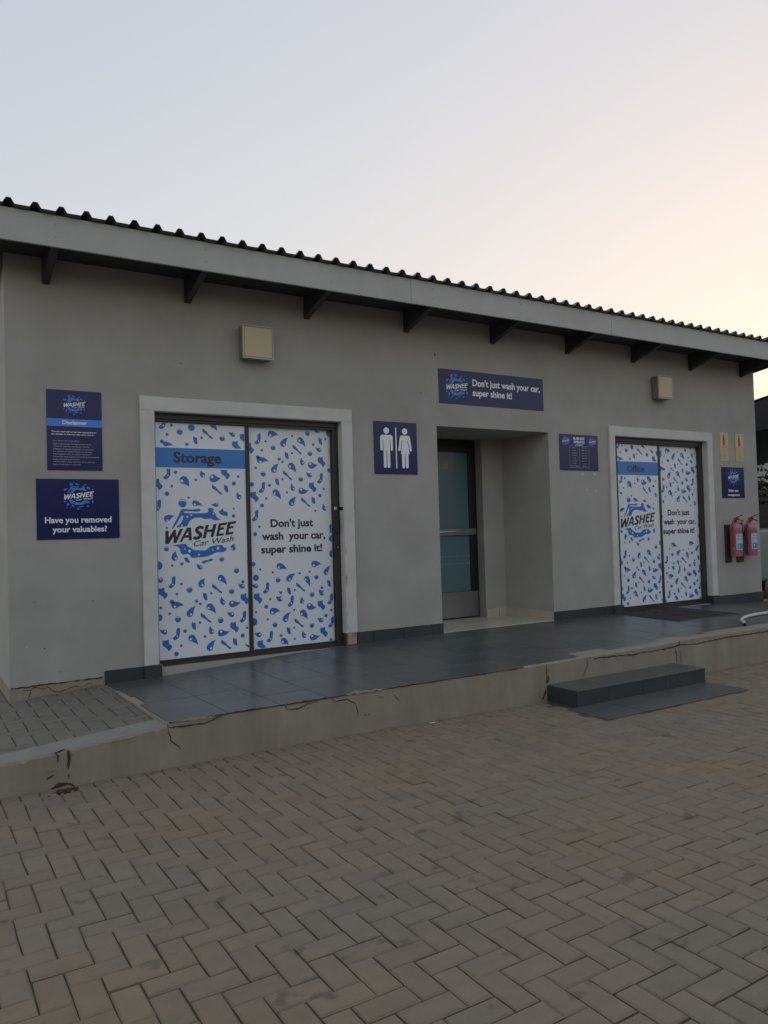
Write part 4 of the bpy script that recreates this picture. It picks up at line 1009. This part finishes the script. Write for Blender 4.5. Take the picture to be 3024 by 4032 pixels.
s, y = sign('valuables_sign', 'navy board asking Have you removed your valuables, under the disclaimer', .887, 1.537, 1.4815, 1.9795)
letters(s, y, [('Have you removed', .949, 1.472, 1.617, .048), ('your valuables?', 1.005, 1.434, 1.540, .047)], 'signwhite', .028)
add_logo(s, 1.210, 1.834, .350, y, 'signblue', 'signwhite')

s, y = sign('toilet_sign', 'navy board with white man and woman figures beside the washroom alcove', 4.093, 4.6285, 2.0695, 2.618)
man = [(4.169, 2.452), (4.175, 2.469), (4.192, 2.479), (4.302, 2.479), (4.317, 2.471), (4.324, 2.455), (4.323, 2.323), (4.318, 2.316), (4.308, 2.313), (4.299, 2.316), (4.295, 2.323), (4.293, 2.427), (4.287, 2.427), (4.287, 2.302), (4.287, 2.148), (4.282, 2.137), (4.268, 2.132), (4.255, 2.137), (4.250, 2.148), (4.250, 2.316), (4.242, 2.316), (4.241, 2.148), (4.236, 2.137), (4.223, 2.132), (4.210, 2.137), (4.206, 2.148), (4.207, 2.427), (4.200, 2.427), (4.199, 2.323), (4.194, 2.316), (4.184, 2.313), (4.174, 2.316), (4.169, 2.325)]
wom = [(4.411, 2.458), (4.418, 2.474), (4.434, 2.480), (4.519, 2.480), (4.533, 2.474), (4.541, 2.457), (4.5595, 2.327), (4.556, 2.317), (4.547, 2.313), (4.538, 2.314), (4.533, 2.322), (4.512, 2.428), (4.507, 2.427), (4.530, 2.285), (4.516, 2.285), (4.515, 2.148), (4.510, 2.137), (4.497, 2.132), (4.484, 2.136), (4.478, 2.146), (4.477, 2.284), (4.470, 2.284), (4.470, 2.146), (4.463, 2.136), (4.450, 2.131), (4.437, 2.137), (4.432, 2.148), (4.433, 2.285), (4.420, 2.285), (4.441, 2.427), (4.435, 2.428), (4.418, 2.323), (4.412, 2.315), (4.404, 2.313), (4.394, 2.315), (4.390, 2.325)]
mb = MB(); mb.flat([man], y); mb.flat([circ(4.247, 2.523, .0345, 24)], y); mb.build('man_pictogram', 'signwhite', s)
mb = MB(); mb.flat([wom], y); mb.flat([circ(4.4755, 2.523, .0345, 24)], y); mb.build('woman_pictogram', 'signwhite', s)
MB().rect(4.357, 4.371, 2.131, 2.5575, y).build('divider_bar', 'signwhite', s)

s, y = sign('slogan_sign', 'wide navy board with logo and slogan above the washroom alcove', 4.9385, 6.4695, 2.8595, 3.238)
letters(s, y, [("Don't just wash your car,", 5.404, 6.417, 3.079, .073), ("super shine it!", 5.402, 5.979, 2.968, .073)], 'signwhite', .028)
add_logo(s, 5.181, 3.046, .440, y, 'signblue', 'signwhite')

s, y = sign('opening_hours_sign', 'square navy board listing business opening hours beside the office door', 6.7075, 7.365, 2.157, 2.5975)
letters(s, y, [('BUSINESS', 6.942, 7.132, 2.535, .030), ('OPENING', 6.945, 7.130, 2.493, .029)], 'signwhite', .036, 'heading')
mb = MB(); mb.flat([[(6.967, 2.455), (7.107, 2.462), (7.107, 2.488), (6.967, 2.481)]], y - .0006); mb.build('heading_band', 'signblue', s)
letters(s, y - .0012, [('HOURS', 6.994, 7.073, 2.467, .013)], 'signwhite', .01, 'small_print')
mb = MB()
fr_ = [(6.870, 7.203, 2.455, 2.458), (6.870, 7.203, 2.190, 2.193), (6.870, 6.873, 2.190, 2.458), (7.200, 7.203, 2.190, 2.458), (7.040, 7.043, 2.198, 2.445)]
for k_, q in enumerate(fr_): mb.rect(*q, y - .0002 * k_)
mb.build('table_outline', 'paleprint', s)
days = [('MONDAY', 6.923, 6.989, 2.432), ('TUESDAY', 6.924, 6.989, 2.399), ('WEDNESDAY', 6.908, 7.0, 2.366), ('THURSDAY', 6.915, 6.995, 2.335), ('FRIDAY', 6.927, 6.981, 2.303), ('SATURDAY', 6.919, 6.995, 2.271), ('SUNDAY', 6.924, 6.985, 2.238), ('PUBLIC HOLIDAYS', 6.89, 7.02, 2.205)]
hrs = ['8AM - 7PM'] * 6 + ['Closed', '8AM - 4PM']
letters(s, y, [(a, b, c, d, .0105) for a, b, c, d in days] + [(h, 7.086 if h != 'Closed' else 7.099, 7.156 if h != 'Closed' else 7.145, d[3], .0105) for h, d in zip(hrs, days)], 'paleprint', .01, 'small_print')
add_logo(s, 6.815, 2.513, .188, y, 'signblue', 'signwhite')
add_logo(s, 7.265, 2.513, .186, y, 'signblue', 'signwhite')

s, y = sign('management_sign', 'navy board reading Under new management above the fire extinguishers', 9.840, 10.365, 1.818, 2.259)
letters(s, y, [('Under new', 9.982, 10.216, 1.907, .036), ('management', 9.967, 10.242, 1.848, .030)], 'signwhite', .03)
add_logo(s, 10.106, 2.112, .372, y, 'signblue', 'signwhite')

def fire_sign(x0, label):
    s = thing('fire_extinguisher_sign', label, 'sign', (x0 + .1, 0, 2.34), 'yellowed fire extinguisher signs')
    MB().bbox(x0, x0 + .196, -.008, -.003, 2.548, 2.748, .001).build('pictogram_panel', 'yellowsign', s)
    MB().bbox(x0 + .003, x0 + .196, -.006, -.002, 2.342, 2.546, .001).build('arrow_panel', 'yellowold', s)
    o = x0 - 9.827; y = -.0088
    mb = MB(); q = (9.840 + o, 10.010 + o, 2.556, 2.734); w = .004
    for k_, r_ in enumerate([(q[0], q[1], q[2], q[2] + w), (q[0], q[1], q[3] - w, q[3]), (q[0], q[0] + w, q[2] + w, q[3] - w), (q[1] - w, q[1], q[2] + w, q[3] - w)]): mb.rect(*r_, y)
    mb.build('border_line', 'pictline', s)
    mb = MB()
    mb.flat([[(9.892 + o, 2.567), (9.942 + o, 2.567), (9.942 + o, 2.678), (9.936 + o, 2.690), (9.925 + o, 2.697), (9.925 + o, 2.706), (9.945 + o, 2.712), (9.945 + o, 2.718), (9.905 + o, 2.718), (9.880 + o, 2.704), (9.867 + o, 2.694), (9.885 + o, 2.700), (9.910 + o, 2.706), (9.910 + o, 2.697), (9.898 + o, 2.690), (9.892 + o, 2.678)]], y)
    mb.build('pictogram', 'pictred', s)
    pts = [(9.945, 2.714), (9.965, 2.706), (9.973, 2.690), (9.970, 2.668), (9.960, 2.640), (9.957, 2.615), (9.960, 2.585), (9.957, 2.572)]
    mb = MB(); n = len(pts)
    mb.add([(a + o - .003, y, b) for a, b in pts] + [(a + o + .003, y, b) for a, b in pts], [(k, k + 1, k + 1 + n, k + n)[::-1] for k in range(n - 1)])
    mb.build('pictogram_hose', 'pictline', s)
    mb = MB(); mb.flat([[(9.905 + o, 2.51), (9.945 + o, 2.51), (9.945 + o, 2.43), (9.985 + o, 2.43), (9.925 + o, 2.362), (9.865 + o, 2.43), (9.905 + o, 2.43)]], -.0068); mb.build('faded_arrow', 'arrow', s)
fire_sign(9.827, 'yellowed fire extinguisher sign, the one nearer the office door')
fire_sign(10.182, 'yellowed fire extinguisher sign, the one nearer the building corner')

# ------------------------------------------------------------------ wall lamps
def wall_lamp(x0, x1, z0, z1, label):
    t = thing('wall_lamp', label, 'lamp', ((x0 + x1) / 2, 0, z0), 'square wall lamps under the eaves')
    mb = MB(); mb.bbox(x0 + .020, x1 - .02, -.03, 0, z0 + .035, z1 - .02, .006); mb.build('back_plate', 'lampcase', t)
    mb = MB(); mb.bbox(x0 + .006, x1 - .006, -.118, -.02, z0 + .006, z1 - .006, .008, 2); mb.build('housing', 'lampcase', t)
    mb = MB(); w = .016
    mb.bbox(x0, x1, -.134, -.112, z0, z0 + w, .003); mb.bbox(x0, x1, -.134, -.112, z1 - w * .7, z1, .003)
    mb.bbox(x0, x0 + w, -.1335, -.1125, z0 + w * .9, z1 - w * .6, .003); mb.bbox(x1 - w * .7, x1, -.1335, -.1125, z0 + w * .9, z1 - w * .6, .003)
    mb.build('rim', 'lamprim', t)
    mb = MB(); mb.bbox(x0 + w + .003, x1 - w * .7 - .003, -.131, -.108, z0 + w + .003, z1 - w * .7 - .003, .004, 2); mb.build('diffuser', 'lampglass', t)
wall_lamp(2.640, 2.947, 3.108, 3.420, 'square yellowed wall lamp above the storage door')
wall_lamp(8.405, 8.688, 3.122, 3.431, 'square yellowed wall lamp above the office door')

# ------------------------------------------------------------------ fire extinguishers on their boards
MB().bbox(9.852, 9.985, -.022, -.001, .900, 1.438, .004).build('mounting_board', 'wood', None)
tag(bpy.data.objects['mounting_board'], 'dark brown board behind the extinguisher nearer the office door', 'board', 'extinguisher mounting boards')
o = MB().bbox(10.110, 10.262, -.022, -.001, .897, 1.46, .004).build('mounting_board', 'wood', None)
tag(o, 'dark brown board behind the extinguisher nearer the building corner', 'board', 'extinguisher mounting boards')
def extinguisher(cx, tilt, label):
    t = thing('fire_extinguisher', label, 'fire extinguisher', (cx, -.115, .985), 'pair of fire extinguishers on the wall')
    cy = -.115; z0 = .985; r_ = .083
    b = MB(); b.lathe(cx, cy, [(r_ * .86, z0), (r_ * .97, z0 + .006), (r_, z0 + .02), (r_, z0 + .375), (r_ * 1.012, z0 + .378), (r_ * 1.012, z0 + .384), (r_, z0 + .387), (r_, z0 + .41)], 32)
    b.build('cylinder', 'extred', t, smooth=True)
    b = MB(); b.lathe(cx, cy, [(r_ * .999, z0 + .4095), (r_ * .97, z0 + .428), (r_ * .84, z0 + .447), (r_ * .58, z0 + .462), (r_ * .33, z0 + .469), (r_ * .30, z0 + .478)], 32); b.build('shoulder', 'exttop', t, smooth=True)
    b = MB(); b.lathe(cx, cy, [(.020, z0 + .474), (.020, z0 + .500), (.024, z0 + .503), (.024, z0 + .530), (.012, z0 + .536)], 14); b.bbox(cx - .020, cx + .020, cy - .045, cy + .02, z0 + .512, z0 + .545, .005); b.build('valve', 'extdark', t)
    b = MB()
    b.add([(cx + q, yy, zz) for q in (-.011, .011) for yy, zz in [(cy - .01, z0 + .540), (cy - .04, z0 + .552), (cy - .12, z0 + .585), (cy - .12, z0 + .592), (cy - .04, z0 + .560), (cy - .01, z0 + .552)]],
          [(0, 1, 2, 3, 4, 5), (11, 10, 9, 8, 7, 6)] + [(k + 6, (k + 1) % 6 + 6, (k + 1) % 6, k) for k in range(6)]); b.build('upper_lever', 'extdark', t, fix=True)
    b = MB()
    b.add([(cx + q, yy, zz) for q in (-.010, .010) for yy, zz in [(cy - .01, z0 + .520), (cy - .05, z0 + .515), (cy - .11, z0 + .492), (cy - .115, z0 + .502), (cy - .05, z0 + .527), (cy - .01, z0 + .532)]],
          [(0, 1, 2, 3, 4, 5), (11, 10, 9, 8, 7, 6)] + [(k + 6, (k + 1) % 6 + 6, (k + 1) % 6, k) for k in range(6)]); b.build('carry_handle', 'extdark', t, fix=True)
    b = MB(); b.tube([(cx - .018, cy - .015, z0 + .522), (cx - .026, cy - .015, z0 + .522)], .014, 14); b.build('gauge', 'chrome', t)
    hp = []
    for k in range(15):
        u = k / 14
        if u < .35:
            a = u / .35 * math.pi / 2
            hp.append((cx - .02 - .088 * math.sin(a), cy - .02, z0 + .43 + .092 * math.cos(a)))
        else: hp.append((cx - .108 + .012 * (u - .35), cy - .02 + .0 * u, z0 + .43 - (u - .35) / .65 * .32))
    b = MB(); b.tube(hp, .011, 10); b.build('discharge_hose', 'exthose', t, smooth=True)
    b = MB(); e = hp[-1]; b.tube([(e[0], e[1], e[2] + .02), (e[0], e[1], e[2] - .02), (e[0] + .002, e[1], e[2] - .055)], [.012, .015, .010], 10); b.build('nozzle', 'steel', t, smooth=True)
    b = MB(); b.bbox(cx - .06, cx + .06, -.045, -.02, z0 + .30, z0 + .34, .004); b.build('wall_bracket', 'blackrail', t)
    # wrapped paper label, printed in bands
    def wrap(name, a0, a1, za, zb, m, dr):
        mb = MB(); n = 12
        v = []
        for z in (za, zb): v += [(cx + (r_ + dr) * math.cos(R(a0 + (a1 - a0) * k / n)), cy + (r_ + dr) * math.sin(R(a0 + (a1 - a0) * k / n)), z) for k in range(n + 1)]
        mb.add(v, [(k, k + 1, n + 2 + k, n + 1 + k) for k in range(n)]); mb.build(name, m, t, smooth=True)
    A0, A1 = 222 + tilt, 318 + tilt
    wrap('label', A0, A1, z0 + .095, z0 + .318, 'sticker', .0010)
    wrap('label_print', A0 + 10, A1 - 6, z0 + .106, z0 + .185, 'cyan', .0016)
    wrap('label_print', A0 + 10, A1 - 25, z0 + .235, z0 + .262, 'cyan', .0016)
    wrap('label_print', A0 + 16, A0 + 32, z0 + .278, z0 + .302, 'greyprint', .0016)
    wrap('label_print', A0 + 44, A0 + 70, z0 + .283, z0 + .293, 'greyprint', .0016)
    wrap('label_print', A0 + 20, A0 + 28, z0 + .135, z0 + .165, 'sticker', .0022)
    wrap('label_print', A0 + 16, A1 - 25, z0 + .243, z0 + .254, 'sticker', .0022)
    return t
extinguisher(9.955, -8, 'faded red fire extinguisher nearer the office door, with hose and paper label')
extinguisher(10.300, -4, 'faded red fire extinguisher nearer the building corner, with hose and paper label')

# ------------------------------------------------------------------ door mat and hose on the platform
dm = thing('door_mat', 'black rubber door mat in front of the office door', 'mat', (8.1, -.45, .36))
mx0, mx1, my0, my1 = 7.58, 8.72, -.945, -.035
def quad_slab(x0, x1, y0, y1, off, th):
    c = [(x0, y0), (x1, y0), (x1, y1), (x0, y1)]
    mb = MB(); mb.add([(x, y, plat_z(x, y) + off) for x, y in c] + [(x, y, plat_z(x, y) + off + th) for x, y in c], [(0, 3, 2, 1), (4, 5, 6, 7), (0, 1, 5, 4), (1, 2, 6, 5), (2, 3, 7, 6), (3, 0, 4, 7)])
    return mb
quad_slab(mx0, mx1, my0, my1, .001, .008).build('mat_base', 'matline', dm)
for i in range(3):
    for j in range(3):
        a, b = mx0 + .02 + i * (mx1 - mx0 - .02) / 3, mx0 + (i + 1) * (mx1 - mx0 - .02) / 3
        c, d = my0 + .02 + j * (my1 - my0 - .02) / 3, my0 + (j + 1) * (my1 - my0 - .02) / 3
        quad_slab(a + .004, b - .004, c + .004, d - .004, .0085, .006).build('mat_panel', 'mat', dm)
hp = [(7.755, -1.655), (7.80, -1.62), (7.905, -1.545), (8.02, -1.44), (8.20, -1.335), (8.42, -1.245), (8.68, -1.185), (8.95, -1.165), (9.35, -1.18), (9.8, -1.25), (10.3, -1.2), (10.8, -1.0), (11.3, -.9)]
def sm(p, k=5):
    out = []
    for i in range(len(p) - 1):
        a, b, c, d = p[max(0, i - 1)], p[i], p[i + 1], p[min(len(p) - 1, i + 2)]
        for j in range(k):
            t = j / k
            out.append(tuple(0.5 * (2 * b[q] + (c[q] - a[q]) * t + (2 * a[q] - 5 * b[q] + 4 * c[q] - d[q]) * t * t + (3 * b[q] - a[q] - 3 * c[q] + d[q]) * t ** 3) for q in (0, 1)))
    return out + [p[-1]]
hs_ = thing('hose', 'white plastic hose lying on the slate platform near the kerb', 'hose', (7.8, -1.6, .35))
hpp = [(x, y, plat_z(x, y) + .021) for x, y in sm(hp)]
MB().tube(hpp, .019, 14, caps=False).build('hose_tube', 'hose', hs_, smooth=True)
MB().tube([hpp[0], hpp[1]], .0165, 14).build('open_end', 'blackhole', hs_)

# ------------------------------------------------------------------ what shows past the right end of the building
tr = thing('pickup_truck', 'pale silver pickup truck with black slatted load rails past the building corner', 'truck', (13.3, 1.5, 0))
TY = .62
b = MB(); b.bbox(11.25, 13.6, TY, TY + 1.75, .50, 1.36, .07, 3); b.build('load_body', 'car', tr, smooth=True)
b = MB()
cab = [(13.62, .52), (15.9, .52), (16.05, .7), (16.0, 1.05), (15.2, 1.18), (14.85, 1.72), (14.6, 1.80), (13.75, 1.80), (13.62, 1.70)]
b.prism_y(cab, TY + .02, TY + 1.73); b.build('cab', 'car', tr, fix=True)
for yy in (TY + .012, TY + 1.732):
    b = MB(); b.prism_y([(13.85, 1.22), (15.0, 1.22), (14.72, 1.68), (13.85, 1.70)], yy, yy + .006); b.build('side_window', 'glass', tr, fix=True)
for wx in (12.75, 15.25):
    for wy in (TY + .03, TY + 1.52):
        w = bpy.data.objects.new('wheel', None); link(w, tr, (wx, wy + .1, .34))
        b = MB(); pr = [(.20, 0), (.33, 0), (.345, .02), (.345, .18), (.33, .20), (.20, .20)]
        n = 28
        v = [(wx + r_ * math.cos(k * 2 * math.pi / n), wy + d_, .345 + r_ * math.sin(k * 2 * math.pi / n)) for r_, d_ in pr for k in range(n)]
        f = [(i * n + k, i * n + (k + 1) % n, (i + 1) % len(pr) * n + (k + 1) % n, (i + 1) % len(pr) * n + k) for i in range(len(pr)) for k in range(n)]
        b.add(v, f); b.build('tyre', 'tyre', w, smooth=True, fix=True)
        b = MB(); b.tube([(wx, wy + .02, .345), (wx, wy + .18, .345)], .205, 20); b.build('rim', 'steel', w, smooth=True)
for k in range(5):
    z = 1.42 + k * .125
    b = MB(); b.bbox(11.28, 13.55, TY + .02, TY + .05, z, z + .07, .004); b.build('load_rail', 'blackrail', tr)
    b = MB(); b.bbox(11.28, 13.55, TY + 1.70, TY + 1.73, z, z + .07, .004); b.build('load_rail', 'blackrail', tr)
    b = MB(); b.bbox(11.27, 11.30, TY + .05, TY + 1.70, z, z + .07, .004); b.build('load_rail', 'blackrail', tr)
for px_ in (11.29, 12.4, 13.53):
    for py0 in (TY + .05, TY + 1.67):
        b = MB(); b.bbox(px_ - .02, px_ + .02, py0, py0 + .03, 1.34, 2.02, .003); b.build('rail_post', 'blackrail', tr)
b = MB(); b.bbox(11.16, 11.25, TY + .05, TY + 1.70, .42, .56, .02, 2); b.build('rear_bumper', 'blackrail', tr)
for yy in (TY + .06, TY + 1.55):
    b = MB(); b.bbox(11.235, 11.26, yy, yy + .12, .80, 1.10, .01); b.build('tail_lamp', 'tail', tr)

cp = thing('carport', 'dark shade cloth carport with steel posts behind the building corner', 'carport', (14.5, 2.5, 0))
b = MB(); b.add([(11.9, -1.6, 3.80), (18.5, -1.6, 3.98), (18.5, 6.5, 2.65), (11.9, 6.5, 2.55), (11.9, -1.6, 3.84), (18.5, -1.6, 4.02), (18.5, 6.5, 2.69), (11.9, 6.5, 2.59)],
                [(0, 3, 2, 1), (4, 5, 6, 7), (0, 1, 5, 4), (1, 2, 6, 5), (2, 3, 7, 6), (3, 0, 4, 7)]); b.build('shade_cloth', 'tarp', cp)
b = MB(); b.add([(11.90, -1.6, 3.83), (11.90, 6.5, 2.56), (11.90, 6.5, 2.1), (11.90, -1.6, 3.30), (11.93, -1.6, 3.83), (11.93, 6.5, 2.56), (11.93, 6.5, 2.1), (11.93, -1.6, 3.30)],
                [(0, 1, 2, 3), (7, 6, 5, 4), (0, 4, 5, 1), (3, 2, 6, 7), (0, 3, 7, 4), (1, 5, 6, 2)]); b.build('side_valance', 'tarp', cp)

for px_, py0 in [(12.0, -1.5), (12.0, 6.2), (18.3, -1.5), (18.3, 6.2), (15.2, 6.2)]:
    b = MB(); b.tube([(px_, py0, -.03), (px_, py0, ROOF(0) - .1 if py0 < 0 else 2.6)], .045, 12); b.build('post', 'blackrail', cp, smooth=True)
def shrub(cx, cy, h, rad, label, seed):
    t = thing('shrub', label, 'shrub', (cx, cy, 0), 'shrubs behind the truck')
    rr = random.Random(seed)
    b = MB()
    for k in range(5):
        a = rr.uniform(0, 6.28); b.tube([(cx, cy, -.03), (cx + .15 * math.cos(a), cy + .15 * math.sin(a), h * .4), (cx + .5 * rad * math.cos(a), cy + .5 * rad * math.sin(a), h * .8)], [.03, .02, .008], 6)
    b.build('stem', 'bark', t, smooth=True)
    b = MB()
    for k in range(4200):
        u, v_, w = rr.gauss(0, 1), rr.gauss(0, 1), rr.gauss(0, 1); L = math.sqrt(u * u + v_ * v_ + w * w); q = rr.uniform(.25, 1.0) * (1 + .18 * math.sin(u * 5 + v_ * 3))
        p = Vector((cx + rad * q * u / L, cy + rad * q * v_ / L, h * .55 + h * .45 * q * w / L))
        d = Vector((rr.gauss(0, 1), rr.gauss(0, 1), rr.gauss(0, .7))).normalized(); e = d.cross(Vector((rr.gauss(0, 1), rr.gauss(0, 1), rr.gauss(0, 1)))).normalized()
        s_ = rr.uniform(.035, .07)
        b.add([p - d * s_, p + e * s_ * .45, p + d * s_, p - e * s_ * .45], [(0, 1, 2, 3)])
    b.build('crown', 'leaf', t)
shrub(14.55, 3.05, 2.35, .72, 'round green shrub just behind the load bed of the pickup truck', 1)
shrub(15.7, 3.15, 2.5, .8, 'taller green shrub right of the round one behind the truck', 2)
shrub(17.3, 4.2, 2.7, .95, 'tallest green shrub in front of the boundary wall', 3)
bw = MB(); bw.bbox(9.0, 34.0, 7.0, 7.2, -.06, 3.4, .01); o = bw.build('boundary_wall', 'wall')  # added wall, raised until it hides the bright low sky
tag(o, 'added grey plastered wall hiding the low sky far behind the carport', 'wall')
b = MB(); b.bbox(30.0, 30.2, -26, 7.0, -.06, 4.2, .01); o = b.build('boundary_wall', 'wall')
tag(o, 'grey plastered boundary wall at the far right end of the yard', 'wall')

b = MB(); b.bbox(-40.0, 30.0, -26.3, -26.0, -.06, 4.6, .01); o = b.build('boundary_wall', 'wall')
tag(o, 'long grey plastered boundary wall across the yard, opposite the building', 'wall')
# ------------------------------------------------------------------ bits lying about
b = MB(); b.tube([(3.36, -1.93, gz(3.4) + .006), (3.41, -1.925, gz(3.4) + .006)], .004, 8); o = b.build('cigarette_butt', 'litter')
tag(o, 'cigarette butt lying on the pavers at the foot of the kerb', 'litter')
rl = random.Random(21)
rub = MB()
for k in range(40):
    cx, cy = rl.gauss(.76, .035), -1.90 - abs(rl.gauss(0, .03)); s_ = rl.uniform(.004, .013)
    rub.box(cx - s_, cx + s_ * .8, cy - s_ * .7, cy + s_, -.004, s_ * .9)
rub.build('rubble', 'rust', kind='stuff')
tag(bpy.data.objects['rubble'], 'small heap of rusty rubble at the foot of the low kerb', 'rubble')
